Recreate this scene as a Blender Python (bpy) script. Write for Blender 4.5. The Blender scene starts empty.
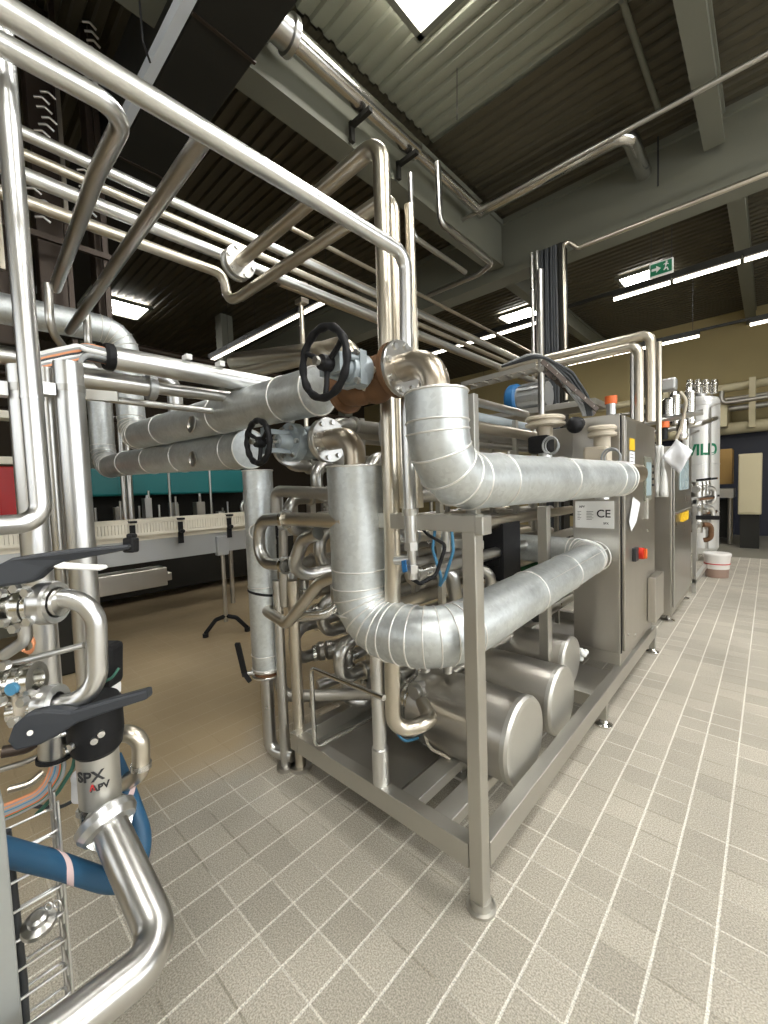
import bpy, math, random
from mathutils import Vector, Matrix, Quaternion
random.seed(7)
PI = math.pi
sc = bpy.context.scene
COL = sc.collection
V = Vector

# ------------------------------------------------------------------ camera
FPX = 418.14
YAW, PITCH, ROLL = 0.746822, -0.054476, -0.033850
EYE = V((0, 0, 1.5))
cy, sy, cp, sp = math.cos(YAW), math.sin(YAW), math.cos(PITCH), math.sin(PITCH)
FWD = V((-sy*cp, cy*cp, sp)); RT = V((cy, sy, 0)); UP = RT.cross(FWD)
cr, sr = math.cos(ROLL), math.sin(ROLL)
RT, UP = cr*RT + sr*UP, -sr*RT + cr*UP
cam = bpy.data.cameras.new('camera'); camo = bpy.data.objects.new('camera', cam); COL.objects.link(camo)
cam.sensor_fit = 'VERTICAL'; cam.sensor_height = 36; cam.lens = FPX/1024*36
cam.clip_start = 0.02; cam.clip_end = 100
M = Matrix((RT, UP, -FWD)).transposed().to_4x4(); M.translation = EYE
camo.matrix_world = M
sc.camera = camo

# ------------------------------------------------------------------ light and exposure
sc.view_settings.view_transform = 'Standard'; sc.view_settings.look = 'None'
sc.view_settings.exposure = 0.0; sc.view_settings.gamma = 1.0
sc.view_settings.use_curve_mapping = False
SKYLIGHT_E, WINDOW_E, LAMP_E, SIDEWIN_E = 31.0, 1.5, 7.0, 3.4
w = bpy.data.worlds.new('world'); sc.world = w; w.use_nodes = True
w.node_tree.nodes['Background'].inputs[0].default_value = (0.6, 0.65, 0.7, 1)
w.node_tree.nodes['Background'].inputs[1].default_value = 0.6


def at(px, py, **k):
    """point in the room seen at an image position, on the plane x=, y=, z= or at depth d="""
    d = FWD + (px-384)/FPX*RT - (py-512)/FPX*UP
    (a, v), = k.items()
    if a == 'd': return EYE + d*v
    i = 'xyz'.index(a)
    return EYE + d*((v-EYE[i])/d[i])

# ------------------------------------------------------------------ materials
MATS = {}
def lin(c): return tuple((x/12.92 if x <= .04045 else ((x+.055)/1.055)**2.4) for x in c)
def rgb(r, g, b): return lin((r/255, g/255, b/255)) + (1,)
def mat(name, col, rough=.5, metal=0.0, var=.1, scale=8, bump=0.0, rvar=.1, emit=None, estr=0, stretch=(1, 1, 1), alpha=None, trans=0):
    m = bpy.data.materials.new(name); m.use_nodes = True
    nt = m.node_tree; b = nt.nodes['Principled BSDF']
    b.inputs['Metallic'].default_value = metal
    b.inputs['Roughness'].default_value = rough
    if trans: b.inputs['Transmission Weight'].default_value = trans
    tc = nt.nodes.new('ShaderNodeTexCoord'); mp = nt.nodes.new('ShaderNodeMapping')
    mp.inputs['Scale'].default_value = stretch
    nt.links.new(tc.outputs['Object'], mp.inputs[0])
    n = nt.nodes.new('ShaderNodeTexNoise'); n.inputs['Scale'].default_value = scale; n.inputs['Detail'].default_value = 5
    nt.links.new(mp.outputs[0], n.inputs[0])
    mx = nt.nodes.new('ShaderNodeMix'); mx.data_type = 'RGBA'
    c = col
    mx.inputs[6].default_value = (c[0]*(1-var), c[1]*(1-var), c[2]*(1-var), 1)
    mx.inputs[7].default_value = (min(1, c[0]*(1+var)), min(1, c[1]*(1+var)), min(1, c[2]*(1+var)), 1)
    nt.links.new(n.outputs[0], mx.inputs[0]); nt.links.new(mx.outputs[2], b.inputs['Base Color'])
    if rvar:
        mr = nt.nodes.new('ShaderNodeMapRange')
        mr.inputs[3].default_value = max(.02, rough-rvar); mr.inputs[4].default_value = min(1, rough+rvar)
        nt.links.new(n.outputs[0], mr.inputs[0]); nt.links.new(mr.outputs[0], b.inputs['Roughness'])
    if bump:
        bp = nt.nodes.new('ShaderNodeBump'); bp.inputs['Strength'].default_value = bump; bp.inputs['Distance'].default_value = .004
        nt.links.new(n.outputs[0], bp.inputs['Height']); nt.links.new(bp.outputs[0], b.inputs['Normal'])
    if emit:
        b.inputs['Emission Color'].default_value = emit; b.inputs['Emission Strength'].default_value = estr
    MATS[name] = m
    return m
steel = mat('stainless_steel', (.54, .53, .505, 1), .29, 1, .06, 5, 0, .05)
steel_b = mat('bright_stainless_steel', (.68, .68, .67, 1), .31, 1, .05, 5, 0, .05)
steel_w = mat('warm_stainless_steel', (.60, .55, .46, 1), .31, 1, .08, 5, 0, .05)
steel_d = mat('dull_stainless_steel', (.46, .44, .40, 1), .40, 1, .10, 6, 0, .05)
polish = mat('polished_steel', (.66, .65, .62, 1), .19, 1, .05, 6, 0, .05)
satin = mat('satin_steel_sheet', (.52, .495, .45, 1), .36, 1, .05, 3, .03, stretch=(8, 8, .6))
satin_l = mat('matt_steel_cap', (.62, .61, .57, 1), .45, 1, .04, 5, .03)
frame_m = mat('brushed_frame_steel', (.52, .505, .46, 1), .42, 1, .07, 6, .05)
cast = mat('cast_steel', (.46, .47, .47, 1), .45, .85, .12, 40, .25)
greyiron = mat('grey_painted_iron', (.30, .34, .36, 1), .42, .25, .12, 30, .2)
tint = mat('heat_tinted_steel', (.46, .40, .32, 1), .34, 1, .12, 12, 0, .06)
rust = mat('rusty_iron', rgb(104, 74, 48), .72, .25, .35, 30, .5)
black = mat('black_plastic', (.010, .010, .011, 1), .5, 0, .2, 12, .05)
darkgrey = mat('dark_grey_plastic', (.035, .038, .043, 1), .38, 0, .15, 9, .04)
white = mat('white_plastic', (.78, .78, .76, 1), .4, 0, .03, 8)
paper = mat('white_paper', (.82, .83, .86, 1), .6, 0, .05, 6, .1)
cloth = mat('white_cloth', (.72, .72, .69, 1), .8, 0, .08, 25, .4)
green = mat('green_lettering', (.0, .16, .075, 1), .4, 0, .05)
ink = mat('black_ink', (.02, .02, .022, 1), .5, 0, .05)
redink = mat('red_ink', (.55, .03, .03, 1), .5, 0, .05)
hose_b = mat('blue_rubber', rgb(26, 72, 102), .5, 0, .18, 20, .15)
hose_p = mat('pale_pink_stripe', rgb(205, 180, 178), .55, 0, .08, 20)
blue = mat('blue_enamel', rgb(28, 96, 150), .4, 0, .1, 8)
bluehose = mat('blue_air_hose', rgb(70, 130, 165), .4, 0, .1, 8)
teal = mat('teal_enamel', rgb(10, 108, 110), .45, 0, .12, 2)
red = mat('red_enamel', rgb(170, 12, 14), .4, 0, .1, 4)
orange = mat('orange_plastic', rgb(205, 98, 40), .45, 0, .1, 8)
copper = mat('orange_cable', rgb(214, 142, 98), .5, 0, .1, 8)
greycable = mat('grey_cable', rgb(150, 152, 152), .5, 0, .1, 8)
dkcable = mat('dark_cable', rgb(52, 55, 58), .5, 0, .2, 8)
greencable = mat('green_cable', rgb(60, 108, 92), .5, 0, .1, 8)
yellow = mat('yellow_plastic', rgb(226, 182, 34), .5, 0, .06, 8)
beigepl = mat('beige_plastic', rgb(184, 174, 156), .5, 0, .06, 8)
galv = mat('grey_galvanised_post', rgb(150, 152, 148), .5, .35, .1, 25, .15)
beam_m = mat('grey_painted_beam', rgb(106, 106, 93), .65, 0, .08, 3, .1)
wbeam_m = mat('daylit_white_beam', rgb(214, 220, 228), .55, 0, .06, 3)
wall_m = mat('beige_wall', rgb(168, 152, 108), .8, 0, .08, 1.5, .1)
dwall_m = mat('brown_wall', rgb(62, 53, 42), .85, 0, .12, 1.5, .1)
deck_lit = mat('lit_roof_deck', rgb(134, 134, 117), .6, .1, .06, 2, .05)  # skylit part of the deck, the light put into its colour
deck_shaded = mat('shaded_roof_deck', rgb(76, 70, 54), .6, .1, .10, 2, .05)  # rest of the same deck, shade put into its colour
duct_d = mat('black_duct_sheet', rgb(44, 43, 39), .55, .2, .15, 3, .05)
machine_d = mat('dark_machine_panel', rgb(62, 52, 44), .4, .5, .2, 6, .05)
beige_cab = mat('beige_cabinet', rgb(188, 178, 146), .55, 0, .05, 3)
navy = mat('navy_gap', rgb(20, 24, 40), .5, 0, .1, 3)
ochre = mat('ochre_panel', rgb(150, 118, 60), .55, 0, .1, 3)
screen_m = mat('grey_screen', (.25, .32, .33, 1), .15, 0, .08, 3, emit=(.55, .68, .70, 1), estr=.25)
estop = mat('red_switch', rgb(196, 44, 26), .35, 0, .06, 8)
bucketm = mat('white_bucket_plastic', rgb(224, 220, 214), .4, 0, .03, 8)
bucketliq = mat('brown_bucket_content', rgb(150, 126, 112), .4, 0, .08, 8)
conc_strip = mat('smooth_concrete', rgb(120, 116, 104), .5, 0, .12, 2, .05)
whitegl = mat('white_guide_rail', rgb(222, 216, 200), .5, 0, .05, 10)
convside = mat('conveyor_side_sheet', rgb(176, 178, 178), .42, .5, .05, 4)
glow = lambda n, c, s: mat(n, (.8, .8, .8, 1), .5, 0, 0, 5, emit=c, estr=s, rvar=0)
sky_m = glow('skylight_dome', (1, .985, .955, 1), SKYLIGHT_E)
win_m = glow('daylit_window_pane', (.93, .97, 1, 1), WINDOW_E)
win_right = glow('daylit_right_pane', (.90, .95, 1, 1), 4.8)
win_side = glow('daylit_side_pane', (1, .97, .92, 1), SIDEWIN_E)
lamp_m = glow('fluorescent_tube', (1, .93, .78, 1), LAMP_E)
spot_m = glow('lamp_glass', (1, .88, .62, 1), 25)
exit_m = glow('exit_sign_face', (.8, 1, .85, 1), .35)
exit_g = mat('exit_sign_green', (.0, .12, .05, 1), .4, 0, .03, 5, emit=(.0, .3, .12, 1), estr=.12, rvar=0)

for m_ in (black, darkgrey, duct_d): m_.node_tree.nodes['Principled BSDF'].inputs['Specular IOR Level'].default_value = .22
def cladding():
    m = bpy.data.materials.new('aluminium_cladding'); m.use_nodes = True
    nt = m.node_tree; b = nt.nodes['Principled BSDF']; L = nt.links.new
    b.inputs['Metallic'].default_value = .85
    tc = nt.nodes.new('ShaderNodeTexCoord')
    vo = nt.nodes.new('ShaderNodeTexVoronoi'); vo.inputs['Scale'].default_value = 70
    n = nt.nodes.new('ShaderNodeTexNoise'); n.inputs['Scale'].default_value = 9; n.inputs['Detail'].default_value = 6
    L(tc.outputs['Object'], vo.inputs['Vector']); L(tc.outputs['Object'], n.inputs[0])
    bw = nt.nodes.new('ShaderNodeRGBToBW'); L(vo.outputs['Color'], bw.inputs[0])
    ad = nt.nodes.new('ShaderNodeMath'); ad.operation = 'MULTIPLY_ADD'; ad.inputs[1].default_value = .35
    L(bw.outputs[0], ad.inputs[0]); L(n.outputs[0], ad.inputs[2])
    r = nt.nodes.new('ShaderNodeMapRange'); r.inputs[1].default_value = .3; r.inputs[2].default_value = 1.1; r.inputs[3].default_value = .50; r.inputs[4].default_value = .74
    L(ad.outputs[0], r.inputs[0])
    cb = nt.nodes.new('ShaderNodeCombineColor'); L(r.outputs[0], cb.inputs[2]); L(r.outputs[0], cb.inputs[1])
    mu = nt.nodes.new('ShaderNodeMath'); mu.operation = 'MULTIPLY'; mu.inputs[1].default_value = .955; L(r.outputs[0], mu.inputs[0]); L(mu.outputs[0], cb.inputs[0])
    L(cb.outputs[0], b.inputs['Base Color'])
    r2 = nt.nodes.new('ShaderNodeMapRange'); r2.inputs[3].default_value = .34; r2.inputs[4].default_value = .58
    L(n.outputs[0], r2.inputs[0]); L(r2.outputs[0], b.inputs['Roughness'])
    bp = nt.nodes.new('ShaderNodeBump'); bp.inputs['Strength'].default_value = .12; bp.inputs['Distance'].default_value = .01
    L(n.outputs[0], bp.inputs['Height']); L(bp.outputs[0], b.inputs['Normal'])
    return m
clad = cladding()
bead_m = mat('cladding_seam', (.80, .79, .76, 1), .4, .8, .05, 10)

def tiles():
    m = bpy.data.materials.new('floor_tiles'); m.use_nodes = True
    nt = m.node_tree; b = nt.nodes['Principled BSDF']; L = nt.links.new
    N = nt.nodes.new
    tc = N('ShaderNodeNewGeometry'); mp = N('ShaderNodeMapping'); mp.inputs['Location'].default_value = (.688+.144*200, -1.247+.1468*200, 0)
    L(tc.outputs['Position'], mp.inputs[0])
    def mth(op, a, b=None, c=None):
        n_ = N('ShaderNodeMath'); n_.operation = op
        for k_, v_ in enumerate((a, b, c)):
            if v_ is None: continue
            if isinstance(v_, (int, float)): n_.inputs[k_].default_value = v_
            else: L(v_, n_.inputs[k_])
        return n_.outputs[0]
    s0 = N('ShaderNodeSeparateXYZ'); L(mp.outputs[0], s0.inputs[0])
    wob = N('ShaderNodeTexNoise'); wob.inputs['Scale'].default_value = 25; L(tc.outputs['Position'], wob.inputs[0])
    def line(ax_, pitch, half):
        d_ = mth('PINGPONG', s0.outputs[ax_], pitch/2)
        d_ = mth('ADD', d_, mth('MULTIPLY_ADD', wob.outputs[0], .0016, -.0008))
        r_ = N('ShaderNodeMapRange'); r_.interpolation_type = 'SMOOTHSTEP'; L(d_, r_.inputs[0])
        r_.inputs[1].default_value = half*.6; r_.inputs[2].default_value = half*1.4; r_.inputs[3].default_value = 1; r_.inputs[4].default_value = 0
        return r_.outputs[0]
    la, lb = line(0, .144, .0042), line(1, .1468, .0038)
    cell = N('ShaderNodeCombineXYZ'); L(mth('FLOOR', mth('DIVIDE', s0.outputs[0], .144)), cell.inputs[0]); L(mth('FLOOR', mth('DIVIDE', s0.outputs[1], .1468)), cell.inputs[1])
    wn = N('ShaderNodeTexWhiteNoise'); L(cell.outputs[0], wn.inputs[0])
    def mixc(f_, a_, b_):
        m_ = N('ShaderNodeMix'); m_.data_type = 'RGBA'
        if isinstance(f_, float): m_.inputs[0].default_value = f_
        else: L(f_, m_.inputs[0])
        for k_, v_ in ((6, a_), (7, b_)):
            if isinstance(v_, tuple): m_.inputs[k_].default_value = v_
            else: L(v_, m_.inputs[k_])
        return m_.outputs[2]
    stain = N('ShaderNodeTexNoise'); stain.inputs['Scale'].default_value = 2.2; stain.inputs['Detail'].default_value = 4; L(tc.outputs['Position'], stain.inputs[0])
    sr = N('ShaderNodeMapRange'); sr.inputs[1].default_value = .42; sr.inputs[2].default_value = .58; L(stain.outputs[0], sr.inputs[0])
    tile_c = mixc(wn.outputs[0], rgb(170, 163, 149), rgb(186, 179, 164))
    grout_b = mixc(sr.outputs[0], rgb(156, 149, 133), rgb(214, 209, 196))
    gfac = mth('MAXIMUM', la, lb)
    base_c = mixc(la, mixc(lb, tile_c, grout_b), rgb(226, 222, 210))
    sp_ = N('ShaderNodeTexNoise'); sp_.inputs['Scale'].default_value = 190; sp_.inputs['Detail'].default_value = 3
    L(tc.outputs['Position'], sp_.inputs[0])
    spr = N('ShaderNodeMapRange'); spr.inputs[1].default_value = .35; spr.inputs[2].default_value = .65; spr.inputs[3].default_value = .62; spr.inputs[4].default_value = 1.22
    L(sp_.outputs[0], spr.inputs[0])
    big = N('ShaderNodeTexNoise'); big.inputs['Scale'].default_value = 1.3; big.inputs['Detail'].default_value = 6
    L(tc.outputs['Position'], big.inputs[0])
    bgr = N('ShaderNodeMapRange'); bgr.inputs[1].default_value = .3; bgr.inputs[2].default_value = .7; bgr.inputs[3].default_value = .86; bgr.inputs[4].default_value = 1.08
    L(big.outputs[0], bgr.inputs[0])
    mu = N('ShaderNodeMath'); mu.operation = 'MULTIPLY'; L(spr.outputs[0], mu.inputs[0]); L(bgr.outputs[0], mu.inputs[1])
    mc = N('ShaderNodeMix'); mc.data_type = 'RGBA'; mc.blend_type = 'MULTIPLY'; mc.inputs[0].default_value = 1
    L(base_c, mc.inputs[6]); L(mu.outputs[0], mc.inputs[7])
    # brown wet dirt that lies on the tiles behind the skid
    sx = N('ShaderNodeSeparateXYZ'); L(tc.outputs['Position'], sx.inputs[0])
    ad = N('ShaderNodeMath'); ad.operation = 'MULTIPLY_ADD'; ad.inputs[1].default_value = -1.1; L(big.outputs[0], ad.inputs[0]); L(sx.outputs[0], ad.inputs[2])
    dr = N('ShaderNodeMapRange'); dr.inputs[1].default_value = -2.55; dr.inputs[2].default_value = -3.1; dr.inputs[3].default_value = 0; dr.inputs[4].default_value = .86
    L(ad.outputs[0], dr.inputs[0])
    md = N('ShaderNodeMix'); md.data_type = 'RGBA'; L(dr.outputs[0], md.inputs[0]); L(mc.outputs[2], md.inputs[6]); 
    dcol = N('ShaderNodeMix'); dcol.data_type = 'RGBA'; dcol.inputs[6].default_value = rgb(150, 130, 98); dcol.inputs[7].default_value = rgb(192, 170, 132)
    L(big.outputs[0], dcol.inputs[0]); L(dcol.outputs[2], md.inputs[7])
    L(md.outputs[2], b.inputs['Base Color'])
    b.inputs['Roughness'].default_value = .55
    rr = N('ShaderNodeMapRange'); rr.inputs[3].default_value = .42; rr.inputs[4].default_value = .7; L(big.outputs[0], rr.inputs[0]); L(rr.outputs[0], b.inputs['Roughness'])
    bp = N('ShaderNodeBump'); bp.inputs['Strength'].default_value = .4; bp.inputs['Distance'].default_value = .003
    hh = N('ShaderNodeMath'); hh.operation = 'MULTIPLY_ADD'; hh.inputs[1].default_value = -1; L(gfac, hh.inputs[0]); L(sp_.outputs[0], hh.inputs[2])
    L(hh.outputs[0], bp.inputs['Height']); L(bp.outputs[0], b.inputs['Normal'])
    return m
tile_m = tiles()

# ------------------------------------------------------------------ mesh helpers
def frame(ax):
    ax = V(ax).normalized()
    u = ax.cross(V((0, 0, 1)))
    if u.length < 1e-3: u = ax.cross(V((0, 1, 0)))
    u.normalize(); return u, ax.cross(u).normalized(), ax

def fillet(pts, R, n=8):
    pts = [V(p) for p in pts]
    if R <= 0 or len(pts) < 3: return pts
    out = [pts[0]]
    for i in range(1, len(pts)-1):
        p, a, b = pts[i], pts[i-1]-pts[i], pts[i+1]-pts[i]
        la, lb = a.length, b.length
        a.normalize(); b.normalize()
        th = PI - a.angle(b)
        if th < .02: out.append(p); continue
        t = min(R*math.tan(th/2), la*.49 if i > 1 else la*.95, lb*.49 if i < len(pts)-2 else lb*.95)
        r = t/math.tan(th/2)
        bis = (a+b).normalized(); c = p + bis*(r/math.cos(th/2))
        s = p+a*t-c; ax = s.cross(p+b*t-c).normalized()
        for k in range(n+1): out.append(c + Quaternion(ax, th*k/n) @ s)
    out.append(pts[-1]); return out

class MB:
    def __init__(s): s.v = []; s.f = []; s.sm = []; s.mi = []; s.cm = 0
    def face(s, idx, smooth=False): s.f.append(tuple(idx)); s.sm.append(smooth); s.mi.append(s.cm)
    def add(s, vs, fs, smooth=False):
        o = len(s.v); s.v += [tuple(x) for x in vs]
        for f in fs: s.face([o+i for i in f], smooth)
        return s
    def sweep(s, path, r, seg=16, cap=True, radii=None):
        path = [V(p) for p in path]; q = [path[0]]; rr = [radii[0] if radii else r]
        for i, p in enumerate(path[1:], 1):
            if (p-q[-1]).length > 1e-5: q.append(p); rr.append(radii[i] if radii else r)
        path = q; n = len(path)
        T = []
        for i in range(n):
            if i == 0: t = path[1]-path[0]
            elif i == n-1: t = path[-1]-path[-2]
            else: t = (path[i]-path[i-1]).normalized()+(path[i+1]-path[i]).normalized()
            T.append(t.normalized() if t.length > 1e-9 else (path[i]-path[i-1]).normalized())
        u, _, _ = frame(T[0]); base = len(s.v)
        for i in range(n):
            if i:
                u = (T[i-1].rotation_difference(T[i]) @ u); u = (u - T[i]*u.dot(T[i])).normalized()
            w_ = T[i].cross(u)
            for k in range(seg):
                a = 2*PI*k/seg; s.v.append(tuple(path[i]+(u*math.cos(a)+w_*math.sin(a))*rr[i]))
        for i in range(n-1):
            for k in range(seg):
                k2 = (k+1) % seg
                s.face((base+i*seg+k, base+i*seg+k2, base+(i+1)*seg+k2, base+(i+1)*seg+k), True)
        if cap:
            for i, rev in ((0, True), (n-1, False)):
                o = len(s.v); s.v += s.v[base+i*seg:base+(i+1)*seg]
                s.face(list(range(o, o+seg))[::-1] if rev else range(o, o+seg))
        return s
    def tube(s, pts, r, R=0, n=8, seg=16, cap=True): return s.sweep(fillet(pts, R, n), r, seg, cap)
    def lathe(s, prof, c, ax, seg=28, smooth=True):
        """prof: list of (radius, height along ax); separate rings keep edges crisp"""
        u, w_, a = frame(ax); c = V(c)
        for i in range(len(prof)-1):
            (r0, h0), (r1, h1) = prof[i], prof[i+1]
            o = len(s.v)
            for r, h in ((r0, h0), (r1, h1)):
                for k in range(seg):
                    t = 2*PI*k/seg; s.v.append(tuple(c+a*h+(u*math.cos(t)+w_*math.sin(t))*r))
            for k in range(seg):
                k2 = (k+1) % seg; s.face((o+k, o+k2, o+seg+k2, o+seg+k), smooth)
        return s
    def cyl(s, p0, p1, r, seg=20, r1=None): 
        p0, p1 = V(p0), V(p1); h = (p1-p0).length; r1 = r if r1 is None else r1
        return s.lathe([(0, 0), (r, 0), (r1, h), (0, h)], p0, p1-p0, seg)
    def torus(s, c, ax, R, r, seg=32, ms=8, a0=0, a1=2*PI, bumpy=0):
        u, w_, a = frame(ax); c = V(c); full = abs(a1-a0-2*PI) < 1e-6; n = seg if full else seg+1; o = len(s.v)
        for i in range(n):
            t = a0+(a1-a0)*i/seg; d = u*math.cos(t)+w_*math.sin(t); rr = r*(1+bumpy*math.cos(t*12))
            for k in range(ms):
                p = 2*PI*k/ms; s.v.append(tuple(c+d*(R+rr*math.cos(p))+a*(rr*math.sin(p))))
        for i in range(seg):
            j = (i+1) % n
            for k in range(ms):
                k2 = (k+1) % ms; s.face((o+i*ms+k, o+j*ms+k, o+j*ms+k2, o+i*ms+k2), True)
        return s
    def obox(s, c, X, Y, Z):
        """oriented box: centre and three half axes"""
        c, X, Y, Z = V(c), V(X), V(Y), V(Z)
        vs = [c+X*a+Y*b+Z*d for d in (-1, 1) for b in (-1, 1) for a in (-1, 1)]
        fs = [(0, 2, 3, 1), (4, 5, 7, 6), (0, 1, 5, 4), (2, 6, 7, 3), (0, 4, 6, 2), (1, 3, 7, 5)]
        if X.cross(Y).dot(Z) < 0: fs = [f[::-1] for f in fs]
        return s.add(vs, fs)
    def box(s, x0, x1, y0, y1, z0, z1):
        return s.obox(((x0+x1)/2, (y0+y1)/2, (z0+z1)/2), ((x1-x0)/2, 0, 0), (0, (y1-y0)/2, 0), (0, 0, (z1-z0)/2))
    def bar(s, p0, p1, w_, h, up=(0, 0, 1)):
        p0, p1 = V(p0), V(p1); a = (p1-p0); l = a.length; a.normalize(); u = V(up)
        x = a.cross(u)
        if x.length < 1e-3: x = a.cross(V((0, 1, 0)))
        x.normalize(); u = x.cross(a)
        return s.obox((p0+p1)/2, x*w_/2, a*l/2, u*h/2)
    def ball(s, c, r, seg=14, sc3=(1, 1, 1)):
        c = V(c); o = len(s.v); m = seg//2
        for i in range(m+1):
            ph = PI*i/m
            for k in range(seg):
                t = 2*PI*k/seg; s.v.append((c.x+r*sc3[0]*math.sin(ph)*math.cos(t), c.y+r*sc3[1]*math.sin(ph)*math.sin(t), c.z+r*sc3[2]*math.cos(ph)))
        for i in range(m):
            for k in range(seg):
                k2 = (k+1) % seg; s.face((o+i*seg+k, o+(i+1)*seg+k, o+(i+1)*seg+k2, o+i*seg+k2), True)
        return s
    def prism(s, poly, o, U, W, D):
        """extrude polygon (u, w) from origin along D"""
        o, U, W, D = V(o), V(U), V(W), V(D); n = len(poly)
        vs = [o+U*a+W*b for a, b in poly]+[o+U*a+W*b+D for a, b in poly]
        fs = [tuple(range(n))[::-1], tuple(range(n, 2*n))]+[(i, (i+1) % n, n+(i+1) % n, n+i) for i in range(n)]
        if U.cross(W).dot(D) < 0: fs = [f[::-1] for f in fs]
        return s.add(vs, fs)
    def hexa(s, c, ax, r, h): return s.lathe([(0, 0), (r, 0), (r, h), (0, h)], c, ax, 6, False)
    def build(s, name, m, parent=None, bevel=0):
        me = bpy.data.meshes.new(name)
        base = V((0, 0, 0))
        if parent is not None: base = V(parent['_o']) if '_o' in parent else V((0, 0, 0))
        elif s.v:
            xs, ys, zs = zip(*s.v); base = V(((min(xs)+max(xs))/2, (min(ys)+max(ys))/2, min(zs)))
        me.from_pydata([(x-base.x, y-base.y, z-base.z) for x, y, z in s.v], [], s.f)
        for i, p in enumerate(me.polygons): p.use_smooth = s.sm[i]; p.material_index = s.mi[i]
        for mm in (m if isinstance(m, (list, tuple)) else [m]): me.materials.append(mm)
        o = bpy.data.objects.new(name, me); COL.objects.link(o)
        if parent is not None: o.parent = parent
        else: o.location = base
        o['_o'] = tuple(base)
        if bevel:
            b = o.modifiers.new('edge', 'BEVEL'); b.width = bevel; b.segments = 2; b.limit_method = 'ANGLE'; b.angle_limit = .9
        return o

def tag(o, label, cat, group=None, kind=None):
    o['label'] = label; o['category'] = cat
    if group: o['group'] = group
    if kind: o['kind'] = kind
    return o
def thing(name, loc, label, cat, group=None):
    o = bpy.data.objects.new(name, None); COL.objects.link(o); o.location = V(loc); o.empty_display_size = .05
    o['_o'] = tuple(loc); return tag(o, label, cat, group)
def structure(name, mb, m, bevel=0):
    o = mb.build(name, m, None, bevel); o['kind'] = 'structure'; return o
def pipe(label, pts, r, R=.06, m=steel, name='steel_pipe', cat='pipe', group=None, seg=18, n=8, rings=()):
    mb = MB().tube(pts, r, R, n, seg)
    for (p, ax) in rings: mb.lathe([(r, -.004), (r*1.06, -.004), (r*1.06, .004), (r, .004)], p, ax, seg)
    return tag(mb.build(name, m), label, cat, group)
def flange(parent, c, ax, R, t, m, nb=8, bolt_m=None, br=.011, a0=.2, bore=0, name='flange'):
    c = V(c); u, w_, a = frame(ax)
    mb = MB().lathe([(bore, 0), (R*.97, 0), (R, .003), (R, t-.003), (R*.97, t), (bore, t)], c, ax, 36)
    mb.lathe([(R*.62, t), (R*.60, t+.003), (bore, t+.003)], c, ax, 36)
    f = mb.build(name, m, parent)
    for k in range(nb):
        th = a0+2*PI*k/nb; p = c+(u*math.cos(th)+w_*math.sin(th))*R*.80
        b = MB().hexa(p-a*.010, a, br, .010).hexa(p+a*t, a, br, .010).cyl(p+a*(t+.010), p+a*(t+.016), br*.55, 8)
        b.build('bolt', bolt_m or steel_b, f)
    return f
def text_verts(body, size, extrude=.001, bold=0.0):
    cu = bpy.data.curves.new('t', 'FONT'); cu.body = body; cu.size = size; cu.extrude = extrude; cu.offset = bold
    cu.align_x = 'CENTER'; cu.align_y = 'CENTER'
    o = bpy.data.objects.new('t', cu); COL.objects.link(o)
    me = bpy.data.meshes.new_from_object(o)
    vs = [V(v.co) for v in me.vertices]; fs = [tuple(p.vertices) for p in me.polygons]
    bpy.data.objects.remove(o); bpy.data.curves.remove(cu); bpy.data.meshes.remove(me)
    return vs, fs
def lettering(mb, body, size, c, U, W, bold=0.0, sx=1.0):
    vs, fs = text_verts(body, size, .0006, bold); U, W = V(U).normalized(), V(W).normalized(); N = U.cross(W); c = V(c)
    return mb.add([c+U*v.x*sx+W*v.y+N*v.z for v in vs], fs)

X, Y, Z = V((1, 0, 0)), V((0, 1, 0)), V((0, 0, 1))

# ================================================================== SETTING
mb = MB(); mb.add([(-15, -6, 0), (6, -6, 0), (6, 10.2, 0), (-15, 10.2, 0)], [(0, 1, 2, 3)])
mb.cm = 1; mb.add([(-15, 10.2, 0), (6, 10.2, 0), (6, 15, 0), (-15, 15, 0)], [(0, 1, 2, 3)])
f = structure('floor', mb, [tile_m, conc_strip]); 
# ceiling: trapezoidal deck, ribs run across; lit and shaded zones are painted by material
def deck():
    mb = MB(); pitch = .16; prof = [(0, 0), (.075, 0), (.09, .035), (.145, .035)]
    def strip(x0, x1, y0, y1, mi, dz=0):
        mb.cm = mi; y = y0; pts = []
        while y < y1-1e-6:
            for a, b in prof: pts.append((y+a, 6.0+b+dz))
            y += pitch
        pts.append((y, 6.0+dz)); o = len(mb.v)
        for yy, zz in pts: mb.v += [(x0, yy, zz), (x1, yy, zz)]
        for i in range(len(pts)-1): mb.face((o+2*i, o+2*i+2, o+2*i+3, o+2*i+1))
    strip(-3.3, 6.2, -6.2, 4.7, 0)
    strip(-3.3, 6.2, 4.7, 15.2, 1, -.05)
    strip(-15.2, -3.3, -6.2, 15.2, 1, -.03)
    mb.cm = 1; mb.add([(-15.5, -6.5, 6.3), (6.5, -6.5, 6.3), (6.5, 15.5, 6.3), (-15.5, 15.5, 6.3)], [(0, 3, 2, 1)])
    structure('ceiling', mb, [deck_lit, deck_shaded])
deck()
mb = MB().box(-15.2, 6.2, 15, 15.3, 0, 6.3); structure('wall_back', mb, wall_m)
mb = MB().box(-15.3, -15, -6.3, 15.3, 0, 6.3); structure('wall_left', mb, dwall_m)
mb = MB().box(-15.2, 6.2, -6.3, -6, 0, 6.3); structure('wall_front', mb, wall_m)
mb = MB().box(6, 6.3, -6.3, 15.3, 0, 6.3); structure('wall_right', mb, wall_m)
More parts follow.
